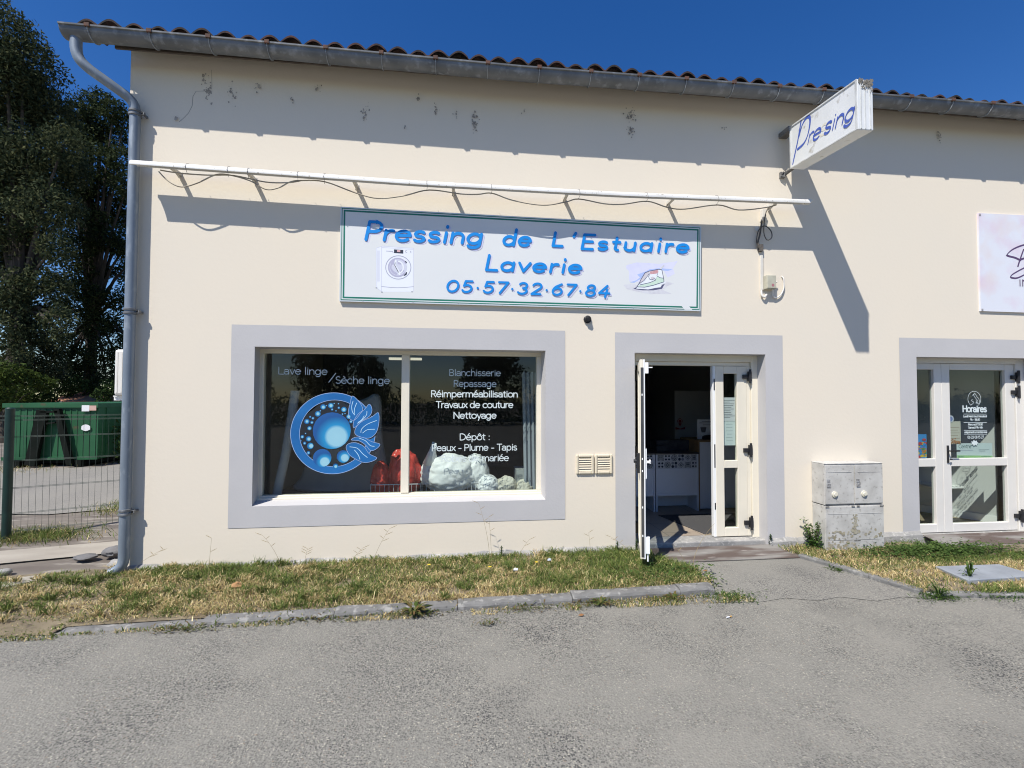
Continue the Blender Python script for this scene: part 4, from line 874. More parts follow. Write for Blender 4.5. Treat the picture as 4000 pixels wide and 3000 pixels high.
# ------------------------------------------------------------------ meter cabinet
CM = mat('weathered_cabinet', (.53,.515,.48), (.42,.405,.375), rough=.85, scale=6, bump=.12, bscale=80, detail=12, lo=.40, hi=.64, c3=(.27,.255,.225), s3=24, lo3=.60, hi3=.74)
LICH = mat('lichen_patch', (.29,.25,.16), (.40,.37,.29), rough=1, scale=18, c3=(.24,.235,.22), s3=30)
cb = thing('meter_cabinet', (4.5, -.11, 0), 'grey weathered utility meter cabinet with two upper doors standing against the wall', 'meter cabinet')
cx0, cx1 = 4.165, 4.905; cy = -.205
b = MB(); b.box(cx0, cx1, cy+.012, -.001, .53, 1.0); b.box(cx0+.004, cx1+.006, cy+.012, -.001, -.04, .522); b.box(cx0-.002, cx1+.002, cy+.004, .0-.001, .998, 1.008); b.build('body', CM, cb, bevel=.006)
dvx = 4.537
for (a, c) in ((cx0+.008, dvx-.008), (dvx+.008, cx1-.008)):
    b = MB(); b.box(a, c, cy, cy+.0115, .545, .985); b.box(a+.03, c-.03, cy-.004, cy-.0005, .905, .909); d = b.build('door', CM, cb, bevel=.005)
    b = MB(); b.box(a+.015, a+.062, cy-.006, cy-.0005, .735, .775); b.box(a+.015, a+.055, cy-.004, cy-.0005, .79, .825); b.build('lock', mat('cabinet_lock', (.36,.36,.36), (.15,.14,.13), rough=.6, scale=60), d)
    b = MB(); b.tube([(a+.108,cy,.655),(a+.108,cy-.012,.655),(a+.108,cy-.013,.655),(a+.108,cy-.022,.655)], [.036,.036,.022,.02], 18); b.build('round_cap', mat('cream_cap', (.68,.64,.52), rough=.5), d, smooth=True)
b = MB(); b.box(cx0+.008, cx1-.004, cy, cy+.0115, .128, .510); b.box(cx0+.008, cx1-.004, cy-.001, cy+.0115, -.04, .122)
b.box(cx0+.03, dvx-.02, cy-.003, cy-.0005, .428, .431); b.box(dvx+.03, cx1-.03, cy-.003, cy-.0005, .428, .431); b.build('lower_panel', CM, cb, bevel=.004)
b = MB()
for (a, c) in ((cx0+.0, cx0+.045), (dvx-.045, dvx-.005), (dvx+.02, dvx+.055), (cx1-.05, cx1-.005)): b.box(a, c, cy-.006, cy-.0012, .505, .522)
b.box(dvx-.02, dvx+.06, cy-.005, cy-.0012, .119, .125); b.build('clasp', mat('clasp_dark', (.10,.09,.08), (.3,.29,.27), rough=.7, scale=40), cb)
b = MB(); k = 0
for i in range(150):
    if rnd.random() < .68: xx = rnd.uniform(cx0+.02, cx1-.02) if rnd.random() < .35 else rnd.uniform(cx0+.02, dvx+.02); zz = rnd.choice([rnd.gauss(.175,.03), rnd.gauss(.215,.02), rnd.uniform(.03,.12)])
    else: xx = rnd.gauss(dvx+.0, .018); zz = rnd.uniform(.2, .42)
    r_ = rnd.uniform(.006, .024); k += 1
    b.poly([(xx+r_*(.5+.7*rnd.random())*math.cos(t*.7), cy-.0016-.00002*k, max(.0, zz+r_*(.5+.6*rnd.random())*math.sin(t*.7))) for t in range(9)])
b.build('lichen', LICH, cb)

# ramps of chequer plate
RPM = mat('rusty_plate', (.23,.215,.195), (.105,.078,.066), rough=.75, scale=1.9, stretch=(.7,3.4,1), lo=.40, hi=.56, bump=.2, bscale=60, c3=(.36,.33,.30), s3=5, lo3=.62, hi3=.75)
b = MB(); b.prism([(2.14,-.37,.010),(2.14,-.005,.040),(2.14,-.005,.046),(2.14,-.37,.017)], (1.64,0,0)); tag(b.build('ramp_plate', RPM), 'rust-stained metal ramp plate in front of the open laundry door', 'ramp', 'metal ramps at the doors')
b = MB(); b.prism([(5.66,-.36,.012),(5.66,.034,.075),(5.66,.034,.081),(5.66,-.36,.019)], (3.2,0,0)); tag(b.build('ramp_plate', RPM), 'raised metal ramp plate at the white shop door on the right', 'ramp', 'metal ramps at the doors')
b = MB(); b.box(5.70,8.8,-.7,-.36,-.04,.010); tag(b.build('door_slab', CONC, loc=(0,0,0)), kind='structure')
b = MB(); b.prism([(4.785,-.885,0),(5.50,-.90,0),(5.52,-1.21,0),(4.72,-1.24,0)], (0,0,.065)); MH = mat('galvanised_cover', (.36,.385,.42), (.28,.30,.33), rough=.55, metal=.3, scale=4, bump=.5, bscale=28); tag(b.build('manhole_cover', MH, bevel=.006), 'pale grey metal access cover lying in the grass at the right', 'cover')

# ================================================================== inside the laundry
FLOOR = None
def tile_floor(name, c1, c2, grout, s=.42):
    m = bpy.data.materials.new(name); m.use_nodes = True; t = m.node_tree; b = t.nodes['Principled BSDF']; b.inputs['Roughness'].default_value = .45
    g = t.nodes.new('ShaderNodeNewGeometry'); mp = t.nodes.new('ShaderNodeMapping'); mp.inputs['Rotation'].default_value = (0, 0, R(0)); br = t.nodes.new('ShaderNodeTexBrick')
    br.offset = 0; br.inputs['Scale'].default_value = 1; br.inputs['Brick Width'].default_value = s; br.inputs['Row Height'].default_value = s; br.inputs['Mortar Size'].default_value = .004
    br.inputs['Color1'].default_value = (*c1, 1); br.inputs['Color2'].default_value = (*c2, 1); br.inputs['Mortar'].default_value = (*grout, 1)
    t.links.new(g.outputs['Position'], mp.inputs[0]); t.links.new(mp.outputs[0], br.inputs['Vector']); t.links.new(br.outputs[0], b.inputs['Base Color']); return m
FL1 = tile_floor('beige_floor_tile', (.38,.31,.24), (.35,.285,.22), (.15,.13,.11)); FL2 = tile_floor('wood_floor', (.36,.29,.19), (.33,.26,.17), (.2,.15,.1), .2)
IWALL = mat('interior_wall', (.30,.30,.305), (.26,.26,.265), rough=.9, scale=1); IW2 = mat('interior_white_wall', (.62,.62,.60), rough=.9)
b = MB(); b.box(BX0+.26, 4.70, .285, 6, -.04, .088); b.build('interior_floor', FL1, bld)
b = MB(); b.box(4.85, BX1-.26, .285, 6, -.04, .056); b.build('interior_floor', FL2, bld)
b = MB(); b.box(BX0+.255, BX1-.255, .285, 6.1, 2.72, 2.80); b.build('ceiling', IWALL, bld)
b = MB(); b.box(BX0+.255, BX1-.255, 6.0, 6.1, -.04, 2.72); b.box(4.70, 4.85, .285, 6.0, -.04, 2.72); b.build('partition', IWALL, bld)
# white counters with patterned tiles
WL = mat('white_laminate', (.74,.75,.78), (.70,.71,.74), rough=.5, scale=4)
TP = [mat('tile_white', (.58,.58,.58), rough=.4), mat('tile_black', (.03,.035,.05), rough=.4), mat('tile_grey', (.24,.25,.28), rough=.4)]
def counter(x0, x1, lab):
    y = 1.43; t = thing('counter', ((x0+x1)/2, y+.3, .09), lab, 'counter', 'white counters with tile bands')
    for a in (x0, x1-.022): b = MB(); b.box(a, a+.022, y, y+.55, .088, .925); b.build('side_panel', WL, t)
    b = MB(); b.box(x0+.022, x1-.022, y+.01, y+.03, .335, .69); b.box(x0+.022, x1-.022, y+.004, y+.03, .69, .712); b.box(x0+.022, x1-.022, y+.004, y+.03, .315, .335); b.build('front_panel', WL, t)
    b = MB(); b.box(x0+.022, x1-.022, y+.30, y+.32, .10, .335); b.build('kick_panel', WL, t)
    b = MB(); b.box(x0-.01, x1+.01, y-.01, y+.6, .925, .945); b.build('worktop', mat('dark_worktop', (.08,.07,.065), rough=.4), t)
    b = MB(); b.box(x0+.022, x1-.022, y+.012, y+.03, .712, .925, 0); s = .105; n = int((x1-x0-.044)/s)+1; yy = y+.011
    def q(pts, mi, k=0): b.poly([(x, yy-.0006*k, z) for x, z in pts], mi)
    for r_ in range(2):
        for i in range(n):
            a = x0+.024+i*s; e = min(a+s, x1-.024)
            if e-a < .03: continue
            z0 = .715+r_*.105; cx_ = a+s/2; cz_ = z0+s/2; h = s/2-.004; kind = (i*2+r_*3) % 5; cl = lambda v: min(max(v, a), e)
            if kind == 0:
                for (u, w_) in ((-1,-1),(0,-1),(-1,0),(0,0)): q([(cl(cx_+u*h+dx*h), cz_+w_*h+dz*h) for dx, dz in ((.1,.5),(.5,.9),(.9,.5),(.5,.1))], 1)
            elif kind == 1:
                for k_, (f, mi) in enumerate(((1,2),(.75,0),(.5,1),(.25,0))): q([(cl(cx_-h*f), cz_), (cl(cx_), cz_+h*f), (cl(cx_+h*f), cz_), (cl(cx_), cz_-h*f)], mi, k_)
            elif kind == 2:
                for k_, (f, mi) in enumerate(((1,1),(.85,0),(.7,1))): q([(cl(cx_+h*f*math.cos(t_*.524)), cz_+h*f*math.sin(t_*.524)) for t_ in range(12)], mi, k_)
                for t_ in range(6): q([(cl(cx_), cz_), (cl(cx_+h*.6*math.cos(t_*1.047-.25)), cz_+h*.6*math.sin(t_*1.047-.25)), (cl(cx_+h*.6*math.cos(t_*1.047+.25)), cz_+h*.6*math.sin(t_*1.047+.25))], 0, 4)
            elif kind == 3:
                for k_ in range(3): o = h*(.15+.3*k_); [q([(cl(cx_+sx*h), cz_+o*sz), (cl(cx_), cz_+(o-h+.0)*sz if False else cz_+sz*(o-h*.2)), (cl(cx_), cz_+sz*(o-h*.05)), (cl(cx_+sx*h), cz_+sz*(o+h*.15))], 1) for sx in (-1,1) for sz in (-1,1)]
            else:
                for (u, w_, mi) in ((-.5,.5,2),(.5,.5,1),(-.5,-.5,1),(.5,-.5,2)): q([(cl(cx_+u*h+.45*h*math.cos(t_*.6)), cz_+w_*h+.45*h*math.sin(t_*.6)) for t_ in range(10)], mi)
    b.build('tile_band', TP, t)
counter(2.862, 3.518, 'white counter with a black and white tile band seen through the open door'); counter(2.06, 2.845, 'white tiled counter mostly hidden behind the open door leaf')
tc = thing('tall_cabinet', (4.0, 1.7, .09), 'plain white cabinet with a wooden top edge to the right of the tiled counter', 'cabinet')
b = MB(); b.box(3.545, 4.55, 1.46, 2.0, .11, 1.10); b.build('body', WL, tc); b = MB(); b.box(3.525, 4.57, 1.44, 2.02, 1.10, 1.125); b.box(3.5225, 3.5445, 1.44, 2.02, .088, 1.10); b.build('wood_edge', mat('oak', (.25,.16,.08), (.2,.125,.06), scale=9), tc)
def plate(name, x0, x1, y, z0, z1, m, lab, cat, group=None, th=.004):
    b = MB(); b.box(x0, x1, y, y+th, z0, z1); return tag(b.build(name, m), lab, cat, group)
def px2(u, v, y): p = at(u, v, y); return p.x, p.z
PAPER = mat('white_paper', (.72,.72,.70), rough=.8); INK = mat('ink', (.12,.12,.13), rough=.7); PINK = mat('mint_paper', (.70,.76,.72), rough=.8)
x0, z1 = px2(2723, 1638, 1.62); x1, z0 = px2(2800, 1717, 1.62)
o = plate('counter_notice', x0, x1, 1.62, 1.127, z1, PAPER, 'white notice standing on the cabinet inside the open door', 'notice')
b = MB(); f5 = facade(1.6195, .0002)
for i, (a, c, z) in enumerate(((.25,.75,z1-.035),(.12,.88,z1-.055),(.3,.8,z1-.085))): ribbon(b, [(x0+(x1-x0)*a, z), (x0+(x1-x0)*c, z)], lambda d: .008, f5, i)
b.poly([f5(x0+.10+.05*c, z1-.17+.05*d, 4) for c, d in ((-1,1),(1,1),(.6,-.6),(-.6,-.6))]); b.build('print', INK, o)
x0, z1 = px2(2637, 1526, 3.2); x1, z0 = px2(2790, 1720, 3.2)
o = plate('wall_board', x0, x1, 3.2, .95, z1, mat('board_white', (.50,.50,.50), rough=.7), 'pale board with a red pin emblem behind the counter', 'board', th=.03)
b = MB(); f6 = facade(3.199, .0005); cx_, cz_ = px2(2656, 1645, 3.2); r_ = .052
for i, (rr, mi) in enumerate(((1, 0), (.78, 1), (.6, 0))): b.poly([f6(cx_+r_*rr*math.cos(t*.4), cz_+r_*rr*math.sin(t*.4), i) for t in range(16)], mi)
b.poly([f6(cx_-.03, cz_-.05, 3), f6(cx_+.03, cz_-.05, 3), f6(cx_, cz_-.10, 3)], 0); b.poly([f6(cx_-.09, cz_-.11, 4), f6(cx_, cz_-.14, 4), f6(cx_+.10, cz_-.11, 4), f6(cx_+.10, cz_-.155, 4), f6(cx_-.09, cz_-.155, 4)], 0)
b.build('emblem', [mat('pin_red', (.30,.03,.05), rough=.6), PAPER], o)
b = MB(); b.box(3.0, 3.55, 1.72, 1.95, .946, 1.10); b.box(2.95, 3.1, 1.6, 1.7, .946, 1.03); t = tag(b.build('till', mat('till_black', (.03,.03,.035), (.06,.06,.065), scale=20, rough=.5)), 'dark till on the counter top inside the open door', 'till')
b = MB(); b.blob((3.78,1.62,1.145), .10,.09,.045, 4, .2, sq=.7); tag(b.build('card_reader', BLACK, smooth=True), 'small black device on the wooden cabinet edge', 'device')
b = MB(); b.prism([(2.80,1.22,.0885),(4.3,1.22,.0885),(4.3,.30,.0885),(2.985,.30,.0885)], (0,0,.008)); tag(b.build('door_mat', mat('charcoal_mat', (.045,.045,.05), (.075,.073,.07), rough=1, scale=60, bump=.5, bscale=200)), 'charcoal mat on the tiled floor inside the open door', 'mat')
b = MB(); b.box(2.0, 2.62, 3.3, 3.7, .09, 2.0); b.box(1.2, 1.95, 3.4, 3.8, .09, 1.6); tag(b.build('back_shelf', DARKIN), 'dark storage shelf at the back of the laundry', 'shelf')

# papers on the narrow door leaf
for (z0, z1, lab) in ((1.478, 1.764, 'white printed sheet taped inside the narrow door leaf, upper one'), (1.183, 1.474, 'pale green opening-hours sheet taped inside the narrow door leaf, lower one')):
    o = plate('notice_sheet', 3.176, 3.331, YD+.034, z0, z1, PAPER if z0 > 1.4 else PINK, lab, 'notice', th=.002); b = MB(); f7 = facade(YD+.0335, .0001)
    for i in range(11 if z0 > 1.4 else 6):
        w_ = rnd.uniform(.06, .14) if z0 > 1.4 else rnd.uniform(.05, .09); c = 3.186 if z0 > 1.4 else 3.253-w_/2; z = z1-.035-i*(.021 if z0 > 1.4 else .04); ribbon(b, [(c, z), (c+w_, z)], lambda d: .0045, f7, i)
    b.build('print', INK if z0 > 1.4 else mat('faint_ink', (.42,.48,.46), rough=.8), o)

# ------------------------------------------------------------------ the window display
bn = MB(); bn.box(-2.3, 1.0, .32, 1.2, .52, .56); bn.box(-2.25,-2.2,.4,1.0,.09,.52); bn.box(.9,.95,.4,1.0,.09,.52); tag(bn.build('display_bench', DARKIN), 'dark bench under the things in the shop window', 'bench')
GF = mat('grey_cloth', (.50,.505,.515), (.44,.445,.455), rough=.95, scale=5, bump=.3, bscale=14)
pn = thing('padded_panel', (-1.5, .7, .56), 'dark grey cloth covered panel with a bolster leaning behind the round blue emblem', 'panel')
b = MB(); b.prism([(x, 1.02, z) for x, z in smooth([(-2.04,.57),(-2.0,.75),(-1.88,1.10),(-1.78,1.60),(-1.70,1.72),(-1.4,1.70),(-1.22,1.74),(-1.10,1.80),(-1.03,1.70),(-1.02,1.3),(-1.02,.57)], 4)], (0, .16, 0)); b.build('cloth', GF, pn, bevel=.05, smooth=True)
b = MB(); b.tube(smooth([(-2.07,.46,.60),(-2.05,.46,.75),(-1.98,.46,1.10),(-1.93,.46,1.45),(-1.89,.46,1.78),(-1.885,.46,1.83)], 3, False), [.05]*15+[.03], 12); b.build('bolster', GF, pn, smooth=True)
BAGW = mat('white_bag', (.90,.89,.86), (.84,.83,.81), rough=.5, scale=8, bump=.5, bscale=16); BAGT = mat('tan_bag', (.70,.66,.55), (.60,.56,.46), rough=.7, scale=9, bump=.7, bscale=17); BAGR = mat('red_bag', (.72,.085,.06), (.60,.06,.05), rough=.3, scale=9, bump=.7, bscale=18)
def bag(c, r, seed, m, lab, neck=None, grp=None):
    b = MB(); b.blob(c, *r, seed, .12, 90, 56, 2.0, crease=.025)
    if neck:
        n0, n1, w_ = neck; n0 = Vector(n0); n1 = Vector(n1)
        for q in range(5): b.tube([tuple(n0+Vector((.03*math.cos(q*1.3), .02*math.sin(q*1.3), -.05))), tuple((n0+n1)/2+Vector((.012*math.cos(q*1.3), .012*math.sin(q*1.3), 0))), tuple(n1+Vector((.02*math.cos(q*2.1), 0, .015*math.sin(q*1.7))))], [w_, w_*.5, w_*.2], 7)
    return tag(b.build('laundry_bag', m, smooth=True, angle=180), lab, 'bag', grp)
bag((-.13,.56,.835), (.335,.20,.235), 1, BAGW, 'big knotted white laundry bag in the shop window', ((-.35,.54,1.0), (-.305,.50,1.21), .07)); bag((.20,.64,.82), (.16,.16,.25), 5, BAGW, 'white laundry bag leaning behind the big knotted one')
bag((.34,.50,.69), (.13,.12,.135), 8, BAGW, 'small crumpled white bag at the end of the wire basket'); bag((.56,.52,.675), (.13,.12,.13), 3, BAGT, 'larger crumpled beige bag on the window bench'); bag((.78,.50,.655), (.105,.11,.11), 12, BAGT, 'small crumpled beige bag by the grey curtain')
bag((-.665,.62,.82), (.20,.17,.32), 6, BAGR, 'tall red plastic laundry bag behind the window mullion'); bag((-.94,.62,.75), (.12,.13,.24), 9, BAGR, 'low red plastic bag left of the tall red one')
WIRE = mat('white_wire', (.75,.75,.74), rough=.4)
for (x0, x1, lab) in ((-1.03,-.455,'white wire basket holding the red bags'), (-.44,.43,'white wire basket holding the white bags')):
    b = MB()
    for z in (.57,.735): b.tube([(x0,.46,z),(x1,.46,z),(x1,.88,z),(x0,.88,z),(x0,.46,z)], .006, 6)
    n = int((x1-x0)/.048)
    for i in range(n+1): b.tube([(x0+(x1-x0)*i/n,.46,.565),(x0+(x1-x0)*i/n,.46,.735)], .0032, 5)
    tag(b.build('wire_basket', WIRE), lab, 'basket')
b = MB(); n = 64; pv = None
for i in range(n+1):
    t = i/n; x = .745+.20*t; cur = (x, .46-.030*abs(math.sin(t*4*math.pi)), 2.05+.02*abs(math.sin(t*4*math.pi)))
    if pv: i0 = len(b.v); b.v += [(pv[0]+.03, pv[1], .60), (cur[0]+.03, cur[1], .60), (cur[0], cur[1], cur[2]), (pv[0], pv[1], pv[2])]; b.f.append((i0, i0+1, i0+2, i0+3)); b.mi.append(0)
    pv = cur
tag(b.build('curtain', mat('grey_curtain', (.36,.39,.42), (.32,.35,.38), rough=.9, scale=6), smooth=True), 'grey pleated curtain hanging at the right edge of the shop window', 'curtain')
b = MB(); b.box(-1.22,-.67,3.0,3.12,2.40,2.435)
EM = bpy.data.materials.new('lit_tube'); EM.use_nodes = True; EM.node_tree.nodes['Principled BSDF'].inputs['Emission Color'].default_value = (1,.9,.7,1); EM.node_tree.nodes['Principled BSDF'].inputs['Emission Strength'].default_value = .7
tag(b.build('ceiling_light', EM), 'lit strip light hanging inside, seen at the top of the window', 'ceiling light')
b = MB(); b.box(.70,.84,.62,.9,.57,.86); tag(b.build('storage_box', mat('grey_box', (.45,.47,.46), rough=.7)), 'pale storage box beside the grey curtain', 'box')

# ------------------------------------------------------------------ right-hand shop: what shows through its glass
b = MB(); b.prism([(7.28,.46,.057),(6.55,1.85,.057),(6.61,1.88,.057),(7.34,.49,.057)], (0,0,2.6)); b.build('white_partition', IW2, bld)
b = MB(); b.prism([(7.265,.455,.057),(6.535,1.845,.057),(6.545,1.85,.057),(7.275,.46,.057)], (0,0,.10)); b.build('skirting', WHITE, bld)
ch = thing('chair', (7.02, .95, .057), 'white shell chair with wooden legs behind the glass of the right-hand shop', 'chair')
b = MB(); b.prism([(x, y, .47) for x, y in smooth([(6.78,.78),(7.18,.76),(7.24,1.0),(7.18,1.2),(6.80,1.2),(6.74,1.0)], 4)], (0,0,.035)); b.build('seat', WHITE, ch, bevel=.012, smooth=True)
b = MB(); b.prism([(6.78,1.18,.49),(7.20,1.18,.49),(7.16,1.28,.86),(6.84,1.28,.86)], (0,.025,0)); b.build('backrest', WHITE, ch, bevel=.01)
for (x, y) in ((6.84,.84),(7.16,.84),(6.84,1.14),(7.16,1.14)):
    b = MB(); b.tube([(x,y,.47),(x+(x-7)*.5,y+(y-.99)*.4,.057)], [.018,.011], 8); b.build('leg', mat('beech', (.42,.30,.17), rough=.6), ch)
SKY_P = [mat('poster_blue', (.05,.28,.62), rough=.5), mat('poster_yellow', (.65,.45,.04), rough=.5), mat('poster_green', (.10,.32,.08), rough=.5), mat('poster_red', (.50,.07,.06), rough=.5), mat('poster_orange', (.55,.22,.04), rough=.5)]
o = plate('poster', 5.762, 5.935, YD+.036, .998, 1.300, SKY_P[0], 'bright blue poster with coloured blobs in the narrow door pane', 'poster', th=.003); b = MB(); f8 = facade(YD+.0355, .00008)
for i in range(46):
    x = rnd.uniform(5.775, 5.922); z = rnd.uniform(1.01, 1.15) if i < 32 else rnd.uniform(1.15, 1.27); r_ = rnd.uniform(.008, .024); b.poly([f8(min(max(x+r_*1.3*math.cos(t*.7), 5.764), 5.933), z+r_*.8*math.sin(t*.7), i) for t in range(9)], rnd.randrange(5) if i < 32 else rnd.choice((0,1,3)))
b.build('print', SKY_P, o)
o = plate('notice_sheet', 6.246, 6.431, YD+.036, 1.172, 1.464, mat('cream_paper', (.62,.58,.47), rough=.8), 'cream notice with an orange leafy foot on the white shop door', 'notice', th=.002); b = MB(); f9 = facade(YD+.0355, .0001)
for i in range(5): ribbon(b, [(6.265, 1.385-.035*i), (6.41-.02*(i % 2), 1.385-.035*i)], lambda d: .005, f9, i, 1)
for i in range(26): x = rnd.uniform(6.26,6.42); z = 1.178+.05*abs(rnd.gauss(0,.5)); b.poly([f9(x+.012*math.cos(t), z+.009*math.sin(t), 8+i) for t in range(6)], 0)
b.build('print', [mat('autumn_print', (.42,.17,.07), (.52,.28,.14), rough=.7, scale=50), mat('brown_print', (.35,.25,.2), rough=.7)], o)
b = MB(); b.tube([(6.285,YD+.0355,1.495),(6.285,YD+.033,1.495)], .047, 20); b.tube([(6.285,YD+.0329,1.495),(6.285,YD+.0322,1.495)], .03, 16, mi=1); tag(b.build('badge', [mat('badge_pale', (.62,.64,.68), rough=.5), mat('badge_blue', (.25,.30,.55), rough=.5)]), 'round blue and white badge above the cream notice', 'badge')
o = plate('notice_card', 6.367, 6.888, YD+.036, .993, 1.180, mat('mint_card', (.66,.74,.71), rough=.7), 'wide pale card reading Centre with a green foot on the white shop door', 'notice', th=.002); b = MB()
text(b, 'Centre', 6.395, 6.575, 1.118, 1.118, .062, .006, f9, font=SANS, mi=0); ribbon(b, [(6.40,1.090),(6.60,1.090)], lambda d: .006, f9, 8, 1); ribbon(b, [(6.69,1.095),(6.84,1.095)], lambda d: .007, f9, 8, 2); ribbon(b, [(6.69,1.078),(6.78,1.078)], lambda d: .007, f9, 8, 2)
b.poly([f9(x, z, 9) for x, z in ((6.368,.994),(6.887,.994),(6.887,1.016),(6.368,1.026))], 3); ribbon(b, [(6.39,1.006),(6.46,1.006)], lambda d: .010, f9, 12, 0); ribbon(b, [(6.72,1.004),(6.86,1.004)], lambda d: .006, f9, 12, 0)
b.build('print', [mat('green_ink', (.12,.20,.19), rough=.7), mat('lilac_ink', (.50,.53,.60), rough=.7), mat('grey_ink', (.38,.44,.44), rough=.7), mat('lime_print', (.32,.55,.22), rough=.7)], o)

# ================================================================== left of the building: fence, container, shed
FG = mat('fence_green', (.008,.032,.026), (.006,.024,.02), rough=.5, scale=8)
fn = thing('mesh_fence', (-5.6, 1.36, -.04), 'dark green wire mesh fence running from its round post to the building', 'fence')
fa = Vector((-5.6,1.36,0)); fb = Vector((-3.45,2.42,0)); fz_ = Vector((-8.0,.18,0))
def fpanel(a, c, n):
    b = MB(); d = c-a
    for i in range(n+1):
        p = a+d*i/n; b.tube([(p.x,p.y,.03),(p.x,p.y,1.52)], .002, 4)
    for z in (.06,.28,.60,.94,1.24,1.45,1.50):
        for dz in (0, .012): b.tube([(a.x,a.y,z+dz),(c.x,c.y,z+dz)], .0024, 4)
    return b.build('mesh_panel', mat('fence_wire', (.045,.065,.055), rough=.6), fn)
fpanel(fa, fb, 38); fpanel(fz_, fa, 42)
for p in (fa, fz_):
    b = MB(); b.tube([(p.x,p.y,-.06),(p.x,p.y,1.60),(p.x,p.y,1.615)], [.045,.045,.03], 14); b.build('post', FG, fn, smooth=True)
p = fb; b = MB(); b.box(p.x-.03,p.x+.03,p.y-.03,p.y+.03,-.05,1.6); b.build('post', FG, fn)

CG = mat('container_green', (.020,.105,.042), (.014,.078,.03), rough=.55, scale=1.5, c3=(.10,.06,.035), s3=2.3, lo3=.66, hi3=.76)
CD = mat('container_black_and_shadow', (.006,.009,.007), (.010,.012,.010), rough=.9, scale=4, spec=.1)
ct = thing('skip_container', (-10.4, 10.6, -.04), 'green steel hook-lift container with an A-frame, drawn black with its shadow, on its end, beyond the fence', 'container')
CY = 7.95; cx0, cx1 = at(20,1575,CY).x, at(385,1580,CY).x
b = MB(); b.box(cx0, cx1, CY, CY+5.6, .14, 1.54)
for i in range(15): x = cx0+.06+(cx1-cx0-.12)*i/14; b.box(x-.016, x+.016, CY-.012, CY-.001, .2, 1.42)
b.box(cx0-.02, cx1+.02, CY-.05, CY+5.62, 1.46, 1.57); b.box(cx0-.02, cx1+.02, CY-.04, CY-.0015, .13, .21)
for i in range(9): y = CY+.3+i*.62; b.box(cx1+.001, cx1+.02, y-.04, y+.04, .2, 1.455)
b.build('body', CG, ct)
b = MB(); b.box(cx0+.3, cx0+.45, CY-.1, CY+5.5, -.05, .128); b.box(cx1-.45, cx1-.3, CY-.1, CY+5.5, -.05, .128); b.box(cx0+.05, cx1-.05, CY+.05, CY+5.4, .04, .126); b.build('skid', CD, ct)
z6 = lambda a, c: at(a/2.0733, 1500+c/2.0733, CY-.12)
b = MB()
for (p, q, w_) in (((250,660),(350,215),.24), ((570,655),(468,205),.13)): b.bar(tuple(z6(*p)), tuple(z6(*q)), w_, .10, (0,1,0))  # bars black, the left one widened, to include the frame's cast shadow
b.bar(tuple(z6(335,225)), tuple(z6(475,225)), .05, .1, (0,1,0)); b.bar(tuple(z6(390,320)), tuple(z6(460,310)), .04, .12, (0,1,0)); b.build('hook_frame_and_shadow', CD, ct)
b = MB()
p = z6(645,172); q = z6(705,222); b.box(p.x, q.x, CY-.053, CY-.051, q.z, p.z, 0); p = z6(707,175); q = z6(762,215); b.box(p.x, q.x, CY-.053, CY-.051, q.z, p.z, 1)
p = z6(672,356); b.poly([(p.x+.11*math.cos(t*.52)*(1+.1*math.sin(3*t)), CY-.034, p.z+.085*math.sin(t*.52)) for t in range(12)], 0)
b.build('sticker', [mat('sticker_white', (.72,.72,.72), rough=.5), mat('sticker_pink', (.55,.36,.30), rough=.5)], ct)

# low shed roof behind the container
sh = thing('garden_shed', (-15.0, 18, 0), 'low shed with an orange tiled roof behind the green container', 'shed'); a = at(255, 1560, 17); c = at(400, 1560, 17)
b = MB(); b.box(a.x-.3, c.x+.3, 17.2, 20, -.05, 1.55); b.build('wall', mat('shed_wall', (.45,.42,.40), rough=.9), sh)
b = MB(); b.prism([(a.x-.6,16.8,1.52),(a.x-.6,18.6,2.02),(a.x-.6,20.4,1.52)], (c.x-a.x+1.2,0,0)); b.build('roof', mat('orange_tiles', (.40,.19,.11), (.33,.15,.09), rough=.9, scale=6), sh)

# stones, slab and litter on the bare strip
STN = mat('grey_stone', (.17,.165,.165), (.12,.118,.118), rough=.95, scale=9, bump=.6, bscale=40)
for i, (c, r_, lab) in enumerate([((-4.07,.50,.0),(.11,.08,.03),'flat grey stone on the dirt, farther from the downpipe'), ((-3.82,.56,.03),(.12,.09,.055),'rounded grey stone on the dirt next to the flat one'), ((-3.56,.22,.0),(.09,.06,.05),'small pale stone at the foot of the building corner'), ((-4.55,.15,-.01),(.06,.04,.03),'little pale pebble alone on the dark dirt')]):
    b = MB(); b.blob(c, *r_, i+3, .25, 16, 10); tag(b.build('stone', STN if i < 2 else CONC, smooth=True, angle=60), lab, 'stone', 'stones on the bare strip')
b = MB(); b.prism([(-5.4,-.55,-.04),(-4.02,-.04,-.04),(-3.92,-.14,-.04),(-4.2,-.42,-.04),(-5.4,-.85,-.04)], (0,0,.06)); tag(b.build('concrete_slab', mat('slab', (.42,.385,.32), (.33,.30,.25), rough=1, scale=5, bump=.4, bscale=50), bevel=.01), 'broken pale concrete slab edge at the left end of the verge', 'slab')
LIT = mat('litter_paper', (.66,.67,.70), rough=.8)
